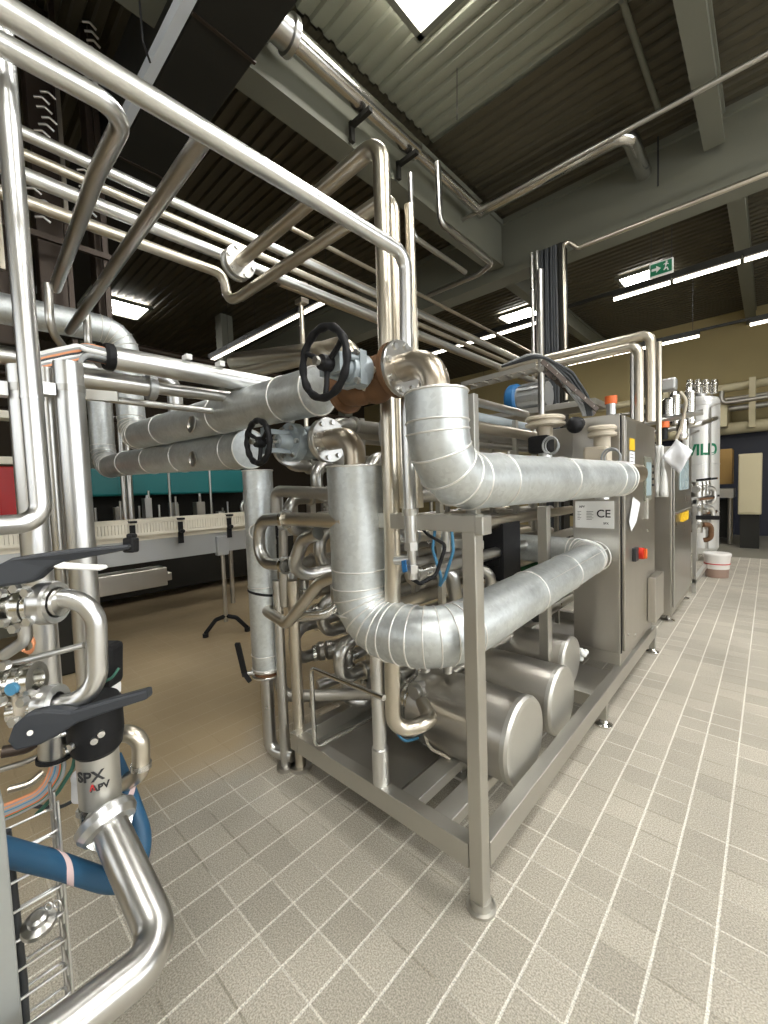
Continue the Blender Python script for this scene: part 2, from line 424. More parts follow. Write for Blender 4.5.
# big daylit windows on the walls behind and beside the camera, one high window at far left
def window(n, c, U, W, N, w_, h, m, nx=4):
    o = bpy.data.objects.new('window_%d' % n, None); COL.objects.link(o); o.location = c; o['_o'] = tuple(c); o['kind'] = 'structure'
    c, U, W, N = V(c), V(U), V(W), V(N)
    MB().obox(c+N*.02, U*w_/2, W*h/2, N*.01).build('pane', m, o)
    fr = MB()
    for s_ in (-1, 1):
        fr.obox(c+N*.05+W*s_*h/2, U*(w_/2+.05), W*.05, N*.04); fr.obox(c+N*.05+U*s_*w_/2, U*.05, W*h/2, N*.04)
    for k in range(1, nx): fr.obox(c+N*.05+U*(k/nx-.5)*w_, U*.03, W*h/2, N*.03)
    fr.build('window_frame', beam_m, o)
window(1, (6, 2.0, 2.6), Y, Z, -X, 11, 2.6, win_right, 8)
window(2, (-1.0, -6, 3.0), X, Z, Y, 10, 2.6, win_m, 8)
p = at(0, 85, x=-14.98); window(3, (p.x, p.y-.3, p.z), Y, Z, X, 1.6, 1.4, win_side, 2)

# roof beams
def ibeam_y(name, x, y0, y1, z0, z1, wd=.26):
    mb = MB().box(x-wd/2, x+wd/2, y0, y1, z0, z0+.07).box(x-wd/2, x+wd/2, y0, y1, z1-.07, z1).box(x-wd*.38, x+wd*.38, y0, y1, z0+.07, z1-.07)
    return structure(name, mb, beam_m)
ibeam_y('roof_beam', -3.44, -5.9, 6.72, 5.14, 5.88)
mb = MB().box(-14.9, 5.9, 6.75, 7.1, 4.98, 5.1).box(-14.9, 5.9, 6.80, 7.05, 5.1, 5.84).box(-14.9, 5.9, 6.75, 7.1, 5.84, 5.93)
structure('roof_beam', mb, beam_m)
for x, y0, y1 in ((-.55, -5.9, 6.7), (-.42, 7.15, 14.9), (-3.9, 7.15, 14.9)):
    ibeam_y('roof_beam', x, y0, y1, 5.5, 5.9, .2)
# white painted beam with bluish daylight put into its colour, black ducts next to it
structure('roof_beam', MB().box(-8.5, -2.6, 1.325, 1.395, 4.75, 4.85), wbeam_m)
t = thing('ventilation_duct', (-5, 1.7, 4.72), 'wide black ventilation duct under the roof at upper left', 'duct')
MB().box(-9.5, -2.25, 1.41, 1.86, 4.75, 5.6).build('duct_body', duct_d, t, .01)
for x_ in (-2.9, -3.75, -4.6): MB().box(x_-.012, x_+.012, 1.40, 1.87, 4.738, 4.75).build('joint_strip', machine_d, t)
pipe('thin black rope hanging beside the whitish beam', [(-3.3, 1.2, 5.9), (-3.3, 1.22, 4.72), (-3.4, 1.3, 4.70)], .008, .02, ink, 'hanging_cable', 'cable', seg=8)
def skylight(x, y, lab, w_=.9, h=.9):
    t = thing('skylight', (x, y, 5.9), lab, 'skylight', 'roof skylights')
    MB().box(x-w_/2, x+w_/2, y-h/2, y+h/2, 5.895, 5.905).build('dome', sky_m, t)
    fr = MB()
    for s_ in (-1, 1):
        fr.box(x-w_/2-.05, x+w_/2+.05, y+s_*h/2-.03, y+s_*h/2+.03, 5.86, 5.925); fr.box(x+s_*w_/2-.03, x+s_*w_/2+.03, y-h/2-.05, y+h/2+.05, 5.86, 5.925)
    fr.build('curb', beam_m, t)
skylight(-2.1, 3.05, 'square skylight cut by the top edge of the picture')
skylight(-2.05, 10.85, 'bright skylight behind the green exit sign')
skylight(-4.85, 10.75, 'bright skylight seen left of the dark cable column')
skylight(-11.1, 3.3, 'small skylight glimpsed between the diagonal pipes at left')
for x, y in ((1.2, 3.2), (1.4, -1.2), (1.4, 8.2), (4.2, 3.2), (4.2, -1.2)):
    skylight(x, y, 'square roof skylight overhead outside the picture', 1.3, 1.3)

# fluorescent lamp rows: each lamp a thing
def lamp(x0, x1, y, z, lab, lit=True):
    t = thing('fluorescent_lamp', ((x0+x1)/2, y, z), lab, 'lamp', 'fluorescent lamps in rows under the roof')
    MB().box(x0, x1, y-.045, y+.045, z+.03, z+.09).build('housing', duct_d, t)
    MB().tube([(x0+.015, y, z), (x1-.015, y, z)], .028, seg=10).build('tube', lamp_m if lit else whitegl, t)
row1 = [(-.32, .49), (-1.135, -.335), (-1.955, -1.15), (-4.05, -3.25), (-4.87, -4.07), (-5.7, -4.9), (-6.9, -6.1), (-7.72, -6.92)]
names1 = ['at the right picture edge', 'second from the right picture edge', 'beside the exit sign, its left end', 'just right of the dark cable column', 'at the dark cable column', 'just left of the dark cable column', 'far left of the row', 'leftmost of the row']
for (x0, x1), n_ in zip(row1, names1): lamp(x0, x1, 7.86, 4.5, 'lit fluorescent lamp in the front row, ' + n_)
row2 = [(-.35, .5), (-1.95, -1.13), (-2.77, -1.97), (-3.59, -2.79), (-4.41, -3.61), (-5.4, -4.6), (-6.22, -5.42)]
names2 = ['at the right picture edge', 'above the tank pipes', 'right of two upright pipes', 'left of two upright pipes', 'above the grey cabinet', 'right of the cable column', 'left of the cable column']
for (x0, x1), n_ in zip(row2, names2): lamp(x0, x1, 11.2, 4.5, 'lit fluorescent lamp in the rear row, ' + n_)
for k in range(5): lamp(-9.2+.82*k, -8.4+.82*k, 4.44, 4.5, 'lit fluorescent lamp behind the big handwheel, number %s from its left' % ['first', 'second', 'third', 'fourth', 'fifth'][k])
for xa_, xb_, y_, lb in ((-14, 5.8, 7.86, 'grey carrier rail of the front lamp row'), (-14, 5.8, 11.2, 'grey carrier rail of the rear lamp row'), (-9.3, -5.0, 4.44, 'grey carrier rail of the lamp row at left')):
    t = thing('lamp_rail', ((xa_+xb_)/2, y_, 4.59), lb, 'rail')
    MB().bar((xa_, y_, 4.615), (xb_, y_, 4.615), .05, .05).build('rail', duct_d, t)
    for k in range(4): x_ = xa_+(xb_-xa_)*(k+.5)/4+.37; MB().cyl((x_, y_, 4.63), (x_, y_, 5.96), .004, 6).build('hanging_wire', ink, t)
for px, py, lab in ((366, 279, 'round bright lamp left of the tall flanged pipes'), (416, 262, 'round bright lamp right of the tall flanged pipes')):
    p = at(px, py, y=9.3)
    t = thing('ceiling_spotlight', p, lab, 'lamp', 'round bright lamps')
    MB().ball(p, .06).build('bulb', spot_m, t); MB().cyl(p+V((0, 0, .05)), p+V((0, 0, .2)), .07, 16, .03).cyl(p+V((0, 0, .2)), V((p.x, p.y, 5.95)), .012, 8).build('shade', duct_d, t)

# exit sign
c = at(661, 268, y=7.6); t = thing('exit_sign', c, 'green and white emergency exit sign hanging before the rear skylight', 'sign')
wv, hv = .15, .105
MB().box(c.x-wv, c.x+wv, c.y, c.y+.04, c.z-hv, c.z+hv).build('sign_panel', white, t, .004)
mb = MB().box(c.x-wv+.015, c.x+wv-.015, c.y-.004, c.y-.0005, c.z-hv+.02, c.z+hv-.02); mb.build('green_field', exit_g, t)
mb = MB(); yy = c.y-.007
mb.prism([(0, .0), (.06, .05), (.06, .018), (.12, .018), (.12, -.018), (.06, -.018), (.06, -.05)], (c.x+.0, yy, c.z), -X, Z, (0, .002, 0))
mb.prism([(-.012, -.02), (.012, -.02), (.03, -.07), (.015, -.075), (0, -.035), (-.03, -.06), (-.04, -.05), (-.015, -.01), (-.02, .03), (-.04, .02), (-.03, .04), (0, .045), (.03, .02), (.02, .01), (.008, .022)], (c.x+.07, yy, c.z+.01), X, Z, (0, .002, 0))
mb.ball((c.x+.072, yy, c.z+.065), .014, 10, (1, .1, 1)); mb.build('pictogram', white, t)
for s_ in (-1, 1): MB().cyl((c.x+s_*.13, c.y+.02, c.z+hv), (c.x+s_*.13, c.y+.02, 5.9), .004, 6).build('hanging_wire', ink, t)

# roof pipes and ducts
def duct_along(pts, r, lab, m=polish, R=.15, group=None, joints=0):
    mb = MB().tube(pts, r, R, 8, 20)
    a_, b_ = V(pts[0]), V(pts[1])
    for k in range(joints):
        p = a_.lerp(b_, (k+.5)/joints); mb.lathe([(r, -.02), (r*1.05, -.02), (r*1.05, .02), (r, .02)], p, b_-a_, 20)
    return tag(mb.build('roof_pipe', m), lab, 'pipe', group)
p0 = at(283, 30, x=-3.1); p1 = at(384, 118, x=-3.1)
zd = p0.z
t = thing('exhaust_duct', (-3.1, p0.y, zd), 'shiny round steel duct running along the upper side beam', 'duct')
yc_ = at(266, 26, x=-3.1).y
MB().tube([(-3.1, yc_+.1, zd), (-3.1, 4.1, zd)], .10, seg=24).build('duct_tube', polish, t)
MB().lathe([(.10, 0), (.15, .0), (.15, .06), (.125, .07), (.125, .2), (.15, .21), (.15, .26), (.10, .26)], (-3.1, yc_, zd), Y, 24).build('end_collar', steel, t)
for yb in (3.2, 3.95): MB().box(-3.25, -2.98, yb, yb+.05, zd-.16, zd-.115).box(-3.28, -3.24, yb, yb+.05, zd-.3, zd-.1).build('bracket', duct_d, t)
pipe('slim steel pipe continuing the shiny duct along the beam', [(-3.1, 4.1, zd), (-3.1, 5.6, zd-.02)], .065, m=polish, name='roof_pipe')
a, b = at(478, 212, y=5.9), at(628, 122, y=5.9)
pipe('shiny roof pipe crossing to a rounded elbow before the big beam', [a, V((b.x, 5.9, a.z)), V((b.x, 6.74, a.z-.05))], .095, .16, polish, 'roof_pipe')
a, b = at(440, 232, y=5.5), at(752, 60, y=5.5)
pipe('thin straight conduit crossing under the big beam', [a, V((.2, 5.5, a.z+.03))], .028, m=steel_d, name='roof_conduit')
pipe('thin roof conduit dropping from the beam joint to the right', [(-2.95, 4.33, 5.35), (-2.95, 4.35, 4.67), (-2.95, 5.62, 4.65), (-3.25, 5.75, 4.65), (-4.2, 5.75, 4.65)], .035, .10, steel, 'roof_conduit')
pipe('thin roof conduit dropping left of the beam joint', [(-2.95, 3.80, 4.95), (-2.95, 3.80, 4.29), (-2.95, 4.9, 4.28)], .03, .10, steel, 'roof_conduit')
pipe('grey roof conduit slanting down between the roof ribs', [at(622, 0, z=5.85), at(658, 108, z=5.85)], .03, m=beam_m, name='roof_conduit')
a, b = at(579, 248, y=6.6), at(768, 172, y=6.6)
pipe('thin steel pipe hung under the big beam, bent down at its left end', [at(566, 400, y=6.5), at(563, 238, y=6.5), at(578, 248, y=6.6), V((.3, 6.6, a.z))], .03, .06, steel_w, 'roof_conduit')
pipe('thin cable dropping in front of the big beam', [at(658, 120, y=6.7), at(658, 186, y=6.7)], .010, m=ink, name='hanging_cable', cat='cable')
pipe('thin cable hanging from the lit part of the roof deck', [at(457, 68, z=5.98), at(457, 120, y=at(457, 68, z=5.98).y)], .004, m=ink, name='hanging_cable', cat='cable')

# column with cables and conduits at the big beam
xb0, xb1 = at(535, 330, y=6.4).x, at(565, 330, y=6.4).x
t = thing('cable_column', ((xb0+xb1)/2, 6.4, 0), 'dark column packed with vertical cables below the big beam', 'column')
MB().box(xb0+.06, xb1-.06, 6.45, 6.7, 0, 5).build('column_post', duct_d, t)
for k in range(7):
    x = xb0+.10+k*(xb1-xb0-.2)/6
    MB().tube([(x, 6.38, .2), (x, 6.38, 3), (x+random.uniform(-.02, .02), 6.38, 4.95)], .022, seg=8).build('cable', dkcable, t)
for x in (xb0, xb0+.08): MB().tube([(x, 6.33, .1), (x, 6.33, 4.95)], .028, seg=10).build('conduit', steel, t)

# background left: overhead bottle conveyor and dark machine
def dark_machine():
    t = thing('overhead_filler', (-4.9, .9, 2.6), 'dark tall overhead machine with bright clamps at upper left', 'machine')
    for x, y0, y1, z0, z1 in ((-5.1, .15, .62, 2.9, 5.95), (-5.0, .80, 1.02, 3.1, 5.95), (-4.9, 1.22, 1.34, 2.9, 5.95)): MB().box(x-.1, x+.1, y0, y1, z0, z1).build('panel', machine_d, t, .01)
    for k in range(5): y = .12+.29*k; MB().bar((-4.72, y, 2.7), (-4.72, y, 5.9), .05, .04, Y).build('upright', machine_d, t)
    for k in range(4): MB().bar((-4.68, .05, 3.0+.8*k), (-4.68, 1.32, 3.0+.8*k), .04, .05).build('rail', machine_d, t)
    for k, y in enumerate((.52, .68, .98)): MB().bar((-4.64, y, 3.4+.3*k), (-4.64, y, 5.6), .035, .03, Y).build('guide_strip', steel_w, t)
    for c_, n_ in (((-4.6, .40, 3.5), 7), ((-4.6, .86, 4.55), 7), ((-4.6, .62, 5.2), 6), ((-4.6, 1.12, 4.1), 7), ((-4.6, 1.26, 5.3), 8), ((-4.6, .35, 4.6), 6), ((-4.6, .78, 3.9), 6)):
        for k in range(n_):
            p = V(c_)+V((0, random.uniform(-.04, .04), k*.07)); MB().tube([p+V((0, -.05, 0)), p+V((.03, 0, .01)), p+V((.03, .05, -.02))], .010, .02, 3, 8).build('gripper_clamp', steel_b, t)
dark_machine()
for k, (x, z) in enumerate(((-7.5, 3.9), (-8.3, 3.4), (-9.2, 3.0))):
    pipe('dark steel runner beam behind the bundle, %s of three' % ['nearest', 'middle', 'farthest'][k], [(x, .4, z), (x, 8, z)], .06, m=machine_d, name='runner_beam', cat='beam', group='dark runner beams')
for k, (x, y) in enumerate(((-10, 2.3), (-10, 5.2), (-9.4, 8.6))):
    structure('column_post', MB().box(x-.15, x+.15, y-.15, y+.15, 0, 5.9), beam_m)

# teal machine far left
t = thing('filling_machine', (-6.9, 2.6, 0), 'long teal hooded machine behind the conveyor', 'machine')
MB().box(-7.4, -6.5, .4, 3.9, 1.53, 1.9).build('hood', teal, t, .03)
MB().box(-7.4, -6.6, .4, 4.6, .1, .75).build('base', duct_d, t, .02)
MB().box(-7.35, -7.25, .5, 4.5, .75, 1.53).build('rear_panel', duct_d, t)
for k in range(6): MB().cyl((-6.55, .6+.75*k, .75), (-6.55, .6+.75*k, 1.53), .02, 10).build('support_rod', steel_b, t)
for z in (.95, 1.15): MB().bar((-6.6, .4, z), (-6.6, 4.6, z), .03, .03).build('guide_rail', steel, t)
for k in range(14):
    y = .7+.27*k; MB().cyl((-6.75, y, .78), (-6.75, y, 1.0+.1*(k % 3)), .035, 12).cyl((-6.75, y, 1.0+.1*(k % 3)), (-6.75, y, 1.38), .015, 8).build('filling_head', steel if k % 2 else steel_b, t)
MB().box(-6.48, -6.44, 2.95, 3.06, .8, 1.16).build('red_cover', red, t, .01)
p = at(8, 470, x=-5.2)
p = p+V((0, 0, .05))
t = thing('machine_guard', (p.x, p.y, 0), 'red and white upright guard post at far left', 'guard')
MB().box(p.x-.05, p.x+.05, p.y-.08, p.y+.1, .3, p.z-.02).build('red_post', red, t, .01)
for dz_ in (0, .42): MB().box(p.x-.15, p.x+.06, p.y-.3, p.y+.32, p.z+dz_, p.z+.07+dz_).build('cross_rail', whitegl, t, .005)
MB().box(p.x-.25, p.x-.15, p.y-.3, p.y+.35, .2, p.z).build('side_panel', beam_m, t, .01)

# conveyor
def conveyor():
    x = -4.3; y0, y1 = .15, 2.75
    t = thing('conveyor', (x, 1.4, 0), 'long steel bottle conveyor with white guide rails on the left', 'conveyor')
    MB().box(x-.02, x, y0, y1, .89, 1.15).box(x-.34, x-.32, y0, y1, .89, 1.15).build('side_plate', convside, t, .004)
    mb = MB()
    for k in range(52): mb.box(x-.31, x-.03, y0+.05*k, y0+.05*k+.047, 1.11, 1.13)
    mb.build('belt', whitegl, t)
    for s_, nm in ((.045, 'front'), (-.37, 'rear')):
        mb = MB()
        for k in range(100): mb.box(x+s_-.012, x+s_+.012, y0+.026*k, y0+.026*k+.022, 1.175, 1.26)
        mb.build('guide_rail', whitegl, t)
        MB().box(x+s_-.016, x+s_+.016, y0, y1, 1.26, 1.285).box(x+s_-.016, x+s_+.016, y0, y1, 1.15, 1.175).build('rail_holder', whitegl, t)
    MB().box(x-.002, x+.012, y0, y1, 1.10, 1.15).build('white_edge_strip', whitegl, t)
    for y in (.82, 1.22, 1.64, 2.14):
        k_ = MB().bar((x+.06, y, 1.04), (x+.06, y, 1.25), .03, .045, Y).cyl((x+.08, y, 1.16), (x+.12, y, 1.16), .02, 10).box(x+.04, x+.11, y-.03, y+.03, 1.27, 1.29)
        k_.build('rail_clamp', black, t, .003)
    lg = MB().box(x-.02, x+.05, 2.01, 2.13, .86, 1.06); lg.build('leg_bracket', convside, t, .004)
    l_ = MB().cyl((x+.02, 2.07, .14), (x+.02, 2.07, .9), .022, 14); lo = l_.build('leg', steel, t)
    ft = MB()
    for s_ in (-1, 1): ft.tube([(x+.02, 2.07, .20), (x+.02+.05*s_, 2.07+.09*s_, .17), (x+.02+.09*s_, 2.07+.19*s_, .04)], .022, .06, 5, 10).cyl((x+.02+.09*s_, 2.07+.19*s_, 0), (x+.02+.09*s_, 2.07+.19*s_, .04), .03, 12)
    ft.build('foot', black, lo)
    MB().box(x-.30, x-.1, .1, 1.55, .62, .80).box(x-.28, x-.12, 1.5, 1.6, .66, .74).build('drip_tray', satin, t, .006)
    MB().box(x-.25, x-.1, .5, .9, 0, .62).build('drive_box', duct_d, t, .02)
    MB().cyl((x-.02, 2.62, 1.05), (x+.06, 2.62, 1.05), .13, 20).build('end_wheel', black, t)
conveyor()
t = thing('conveyor', (-5.5, 2.2, 0), 'second conveyor with machine gear farther back behind the first', 'conveyor')
MB().box(-5.6, -5.3, .2, 5.6, .85, 1.05).build('side_plate', steel_d, t)
for y in (2.75, 3.6, 4.4): MB().cyl((-5.45, y, 0), (-5.45, y, .85), .03, 10).build('leg', steel_d, t)
for k in range(16):
    y = .5+.3*k; h = random.uniform(.12, .5)
    MB().box(-5.5, -5.5+random.uniform(.05, .12), y, y+random.uniform(.03, .12), 1.05, 1.05+h).cyl((-5.4, y+.05, 1.05), (-5.4, y+.05, 1.05+h*1.2), .012, 8).build('guide_unit', steel if k % 3 else steel_d, t)
for y in (1.95, 2.45): MB().cyl((-5.3, y, 1.05), (-5.3, y, 1.9), .014, 10).build('upright_rod', steel, t)
MB().torus((-5.25, 2.95, 1.32), X, .11, .02, 24, 8).torus((-5.25, 2.95, 1.32), X, .05, .02, 20, 8).build('star_wheel', steel_b, t)

# background right
p = at(740, 470, y=11.6)
t = thing('control_cabinet', (-.31, 11.6, 0), 'tall beige cabinet standing in the dark rear bay', 'cabinet')
MB().box(-.50, -.13, 11.5, 12.0, .72, 1.98).build('cabinet_body', beige_cab, t, .01); MB().box(-.49, -.14, 11.48, 11.5, .75, 1.95).build('door', beige_cab, t, .01)
MB().box(-.47, -.16, 11.6, 11.9, 0, .72).build('stand', duct_d, t)
t = thing('rear_machine', (-2.0, 12.3, 0), 'dim machine with an ochre panel left of the beige cabinet', 'machine')
MB().box(-2.6, -.64, 12.3, 12.9, 1.35, 2.15).build('ochre_panel', ochre, t, .01)
MB().box(-2.6, -.6, 12.1, 12.9, 1.05, 1.25).build('table', steel_d, t)
for x in (-2.5, -1.5, -1.0, -.66): MB().cyl((x, 12.2, 0), (x, 12.2, 1.05), .05, 10).build('leg', steel_d, t)
MB().box(-2.4, -.7, 12.5, 12.9, .1, 1.0).build('lower_box', duct_d, t)
tag(MB().box(-3.2, 1.5, 14.2, 14.6, .0, 2.9).build('dark_gap_sheet', navy), 'dark navy sheet standing in for the dark gap at the back wall', 'panel')  # dark sheet painting the shaded gap at the rear
for k, (z, r, y) in enumerate(((3.75, .10, 13.9), (3.45, .05, 13.8), (3.2, .07, 13.8), (2.72, .15, 13.9))):
    pipe('%s horizontal pipe on the beige back wall' % ['topmost', 'second', 'third', 'lowest thick'][k], [(-8, y, z-.1), (4, y, z+.1)], r, m=[beige_cab, steel_d, steel_d, beige_cab][k], name='wall_pipe', group='pipes on the back wall')
for k, x in enumerate((-2.1, -1.2, -.35)):
    tag(MB().box(x-.06, x+.06, 13.6, 14.1, 2.7, 3.9).build('pipe_bracket', beige_cab), 'beige pipe bracket on the back wall, %s from left' % ['first', 'second', 'third'][k], 'bracket', 'brackets on the back wall')
tag(MB().box(-1.2, -.8, 13.3, 15.0, 2.75, 3.4).build('junction_box', beige_cab, None, .01), 'square beige duct box on the back wall right of the white lettered tank', 'box')
pipe('brown pipe with a downward bend at the rear right', [(-.9, 13.2, 3.6), (-.9, 13.2, 3.3), (.8, 13.2, 3.35)], .05, .12, steel_d, 'wall_pipe')
structure('trim_1', MB().box(-6.02, -5.96, 14.95, 15.0, 2.6, 5.9), duct_d)
structure('trim_2', MB().box(-2.9, -2.84, 14.95, 15.0, 2.6, 5.9), duct_d)
tag(MB().box(-6.0, -4.9, 14.92, 14.99, 4.1, 4.45).box(-5.9, -5.0, 14.9, 14.93, 4.16, 4.39).build('wall_vent', beam_m), 'small rectangular vent plate on the beige back wall', 'vent')
# rear equipment clutter between skid and back wall
for k, (x, y, z, w_, h) in enumerate(((-4.5, 8.6, 1.6, 1.6, .5), (-3.2, 9.5, 1.2, 1.4, .9), (-6.2, 7.6, 1.3, 1.2, .7), (-2.6, 7.9, .9, .8, 1.1))):
    t = thing('process_unit', (x, y, 0), 'dim process unit with steel top behind the skid, %s' % ['on tall legs', 'the broad one', 'the leftmost', 'beside the tank'][k], 'machine', 'process units behind the skid')
    MB().box(x-w_/2, x+w_/2, y, y+.5, z, z+h).build('housing', [steel_d, duct_d, steel, duct_d][k], t, .01)
    for s_ in (-1, 1): MB().cyl((x+s_*w_*.45, y+.1, 0), (x+s_*w_*.45, y+.1, z), .04, 10).build('leg', steel_d, t)
    for j in range(3): MB().tube([(x-w_*.4+j*w_*.3, y-.05, z+h-.1), (x-w_*.4+j*w_*.3, y-.05, z+h+.3), (x-w_*.2+j*w_*.3, y-.05, z+h+.3)], .03, .06, 4, 10).build('pipe_bend', steel, t)

# ================================================================== SKID
ZB0, ZB1 = .145, .235
def skid():
    t = thing('skid_frame', (-1.28, 1.24, 0), 'rectangular stainless base frame with tall corner posts carrying the pumps and cabinet', 'frame')
    mb = MB().box(-.775, -.715, 1.27, 4.22, ZB0, ZB1); mb.build('side_beam', frame_m, t, .003)
    MB().box(-1.85, -1.79, 1.21, 4.22, ZB0, ZB1).build('side_beam', frame_m, t, .003)
    MB().box(-1.79, -.771, 1.21, 1.27, ZB0, ZB1).build('cross_beam', frame_m, t, .003)
    MB().box(-1.79, -.775, 4.16, 4.22, ZB0, ZB1).build('cross_beam', frame_m, t, .003)
    MB().box(-1.79, -.775, 2.62, 2.68, ZB0, ZB1-.01).build('cross_beam', frame_m, t, .003)
    for x in (-1.13, -.96): MB().box(x-.045, x+.045, 1.27, 2.62, ZB0-.02, ZB0+.03).build('motor_rail', satin_l, t, .003)
    MB().box(-1.79, -1.2, 1.27, 4.16, ZB0, ZB0+.012).box(-1.05, -.78, 2.69, 3.1, ZB1-.05, ZB1-.04).build('drip_tray', steel_d, t)
    MB().box(-.769, -.716, 1.212, 1.266, .03, 1.348).build('post', frame_m, t, .004)
    MB().box(-1.55, -.709, 1.212, 1.268, 1.345, 1.405).box(-.716, -.685, 1.209, 1.271, 1.338, 1.40).build('top_beam', frame_m, t, .004)
    for px, y, s_, z1, nm in ((544.5, 2.6, .03, 1.36, 0), (475.5, 1.75, .022, 1.93, 0)):
        p = at(px, 560 if nm == 0 else 500, y=y); z0 = ZB1 if y > 2 else 1.2
        MB().box(p.x-s_, p.x+s_, y-s_, y+s_, z0, z1).build('post', frame_m, t, .003)
    p = at(475.5, 430, y=1.75)
    MB().box(p.x-.25, p.x+.022, 1.73, 1.77, 1.2, 1.24).build('cross_beam', frame_m, t, .003)
    for x, y, h in ((-.74, 2.73, ZB0), (-.74, 4.18, ZB0), (-1.82, 1.5, ZB0), (-1.82, 4.1, ZB0)):
        l_ = MB().box(x-.022, x+.022, y-.022, y+.022, .04, h).build('leg', frame_m, t, .002)
        MB().lathe([(0, .04), (.02, .04), (.028, .025), (.05, .012), (.05, 0), (0, 0)][::-1], (x, y, 0), Z, 20).build('foot_plate', polish, l_)
    MB().lathe([(0, 0), (.052, 0), (.052, .010), (.040, .012), (.034, .035), (0, .035)], (-.74, 1.24, 0), Z, 28).build('foot_plate', frame_m, t)
skid()

# motors with round shrouds
def motor(y, x1, zc, R, L, lab):
    t = thing('pump_motor', (x1-L/2, y, zc-R), lab, 'motor', 'shrouded pump motors in a row')
    MB().lathe([(R*.8, 0), (R, 0), (R, L-.035), (R*.985, L-.03)], (x1-L, y, zc), X, 44).build('shroud', satin, t)
    MB().lathe([(R*1.0, 0), (R*1.015, .002), (R*1.015, .022), (R*.975, .036), (R*.88, .040), (0, .043)], (x1-.035, y, zc), X, 44).build('end_cap', satin_l, t)
    MB().lathe([(0, 0), (R*.62, 0), (R*.7, .03), (R*.8, .03), (R*.8, .07), (0, .07)], (x1-L-.07, y, zc), X, 32).build('pump_head', polish, t)
    MB().lathe([(R*.62, 0), (R*.72, .005), (R*.72, .03), (R*.62, .035)], (x1-L-.09, y, zc), X, 32).build('clamp_ring', polish, t)
    MB().tube([(x1-L-.04, y, zc+R*.5), (x1-L-.04, y, zc+R*1.35)], .03, seg=14).build('outlet', steel_b, t)
    f_ = MB().box(x1-L+.03, x1-L+.28, y-R*.55, y+R*.55, zc-R-.03, zc-R+.04).box(x1-L+.02, x1-L+.33, y-R*.75, y+R*.75, zc-R-.04, zc-R-.025); f_.build('foot_plate', steel_b, t, .003)
m1 = at(526, 741, x=-.81); m2 = at(563, 701, x=-.83); m3 = at(572, 661, x=-.93)
motor(m1.y, m1.x, m1.z, .196, .56, 'nearest of three round shrouded pump motors, behind the front post')
motor(m2.y, m2.x, m2.z, .185, .60, 'middle one of three round shrouded pump motors')
motor(m3.y, m3.x, m3.z, .155, .55, 'rearmost of three round shrouded pump motors, next to the cabinet')

p = at(582, 655, y=2.95)
mb = MB()
for k in range(7): mb.ball(p+V((random.uniform(-.03, .03), random.uniform(-.03, .03), random.uniform(-.03, .03))), .02, 10)
tag(mb.build('rag', cloth), 'small crumpled white rag beside the rearmost pump motor', 'rag')
# insulated pipes
def ins_pipe(name, lab, pts, r, R, nseg=5, seams=(), ends=True, group=None, seam_line=None, r_end=None):
    path = fillet(pts, R, nseg); t = thing(name, pts[0], lab, 'pipe', group)
    L_ = [0]
    for i in range(1, len(path)): L_.append(L_[-1]+(path[i]-path[i-1]).length)
    rads = [r+((r_end or r)-r)*min(1, max(0, (l_/L_[-1]-.25)/.35)) for l_ in L_]
    def rad(p):
        i = min(range(len(path)-1), key=lambda i: (p-path[i]).length+(p-path[i+1]).length-(path[i+1]-path[i]).length)
        f_ = (p-path[i]).length/max(1e-6, (path[i+1]-path[i]).length); return rads[i]+(rads[i+1]-rads[i])*min(1, f_)
    MB().sweep(path, r, 40, True, rads).build('cladding', clad, t)
    def bead(p, ax, th=.0035): MB().torus(p, ax, rad(V(p))+.0005, th, 36, 6).build('seam_bead', bead_m, t)
    for i in range(1, len(path)-1): bead(path[i], (path[i+1]-path[i]).normalized()+(path[i]-path[i-1]).normalized())
    for (k, fr) in seams:
        a_, b_ = V(pts[k]), V(pts[k+1]); bead(a_.lerp(b_, fr), b_-a_)
    if ends:
        for a_, b_ in ((path[0], path[1]), (path[-1], path[-2])): bead(a_, b_-a_, .004)
    if seam_line:
        k0, k1, off = seam_line
        a_, b_ = V(pts[k0]), V(pts[k1]); MB().tube([a_.lerp(b_, .22)+V(off), a_.lerp(b_, .96)+V(off)], .0025, seg=6).build('seam_lap', bead_m, t)
    return t
RU = .099
u0 = V((-.778, 1.10, 1.795)); u1 = V((-.773, 1.10, 1.52)); u2 = V((-.648, 2.74, 1.515))
tu = ins_pipe('insulated_pipe', 'upper aluminium clad pipe bending from upright to level toward the cabinet', [u0, u1, u2], RU, .155, 4, [(0, .33), (1, .20), (1, .52), (1, .88), (1, .97)])
d = (u2-u1).normalized(); MB().lathe([(RU*.97, 0), (RU*.75, .02), (RU*.6, .025), (0, .026)], u2, d, 28).lathe([(0, 0), (.056, 0), (.056, .20), (.050, .21), (0, .21)], u2+V((.036, 0, .028)), d, 28).build('pipe_end', tint, tu)
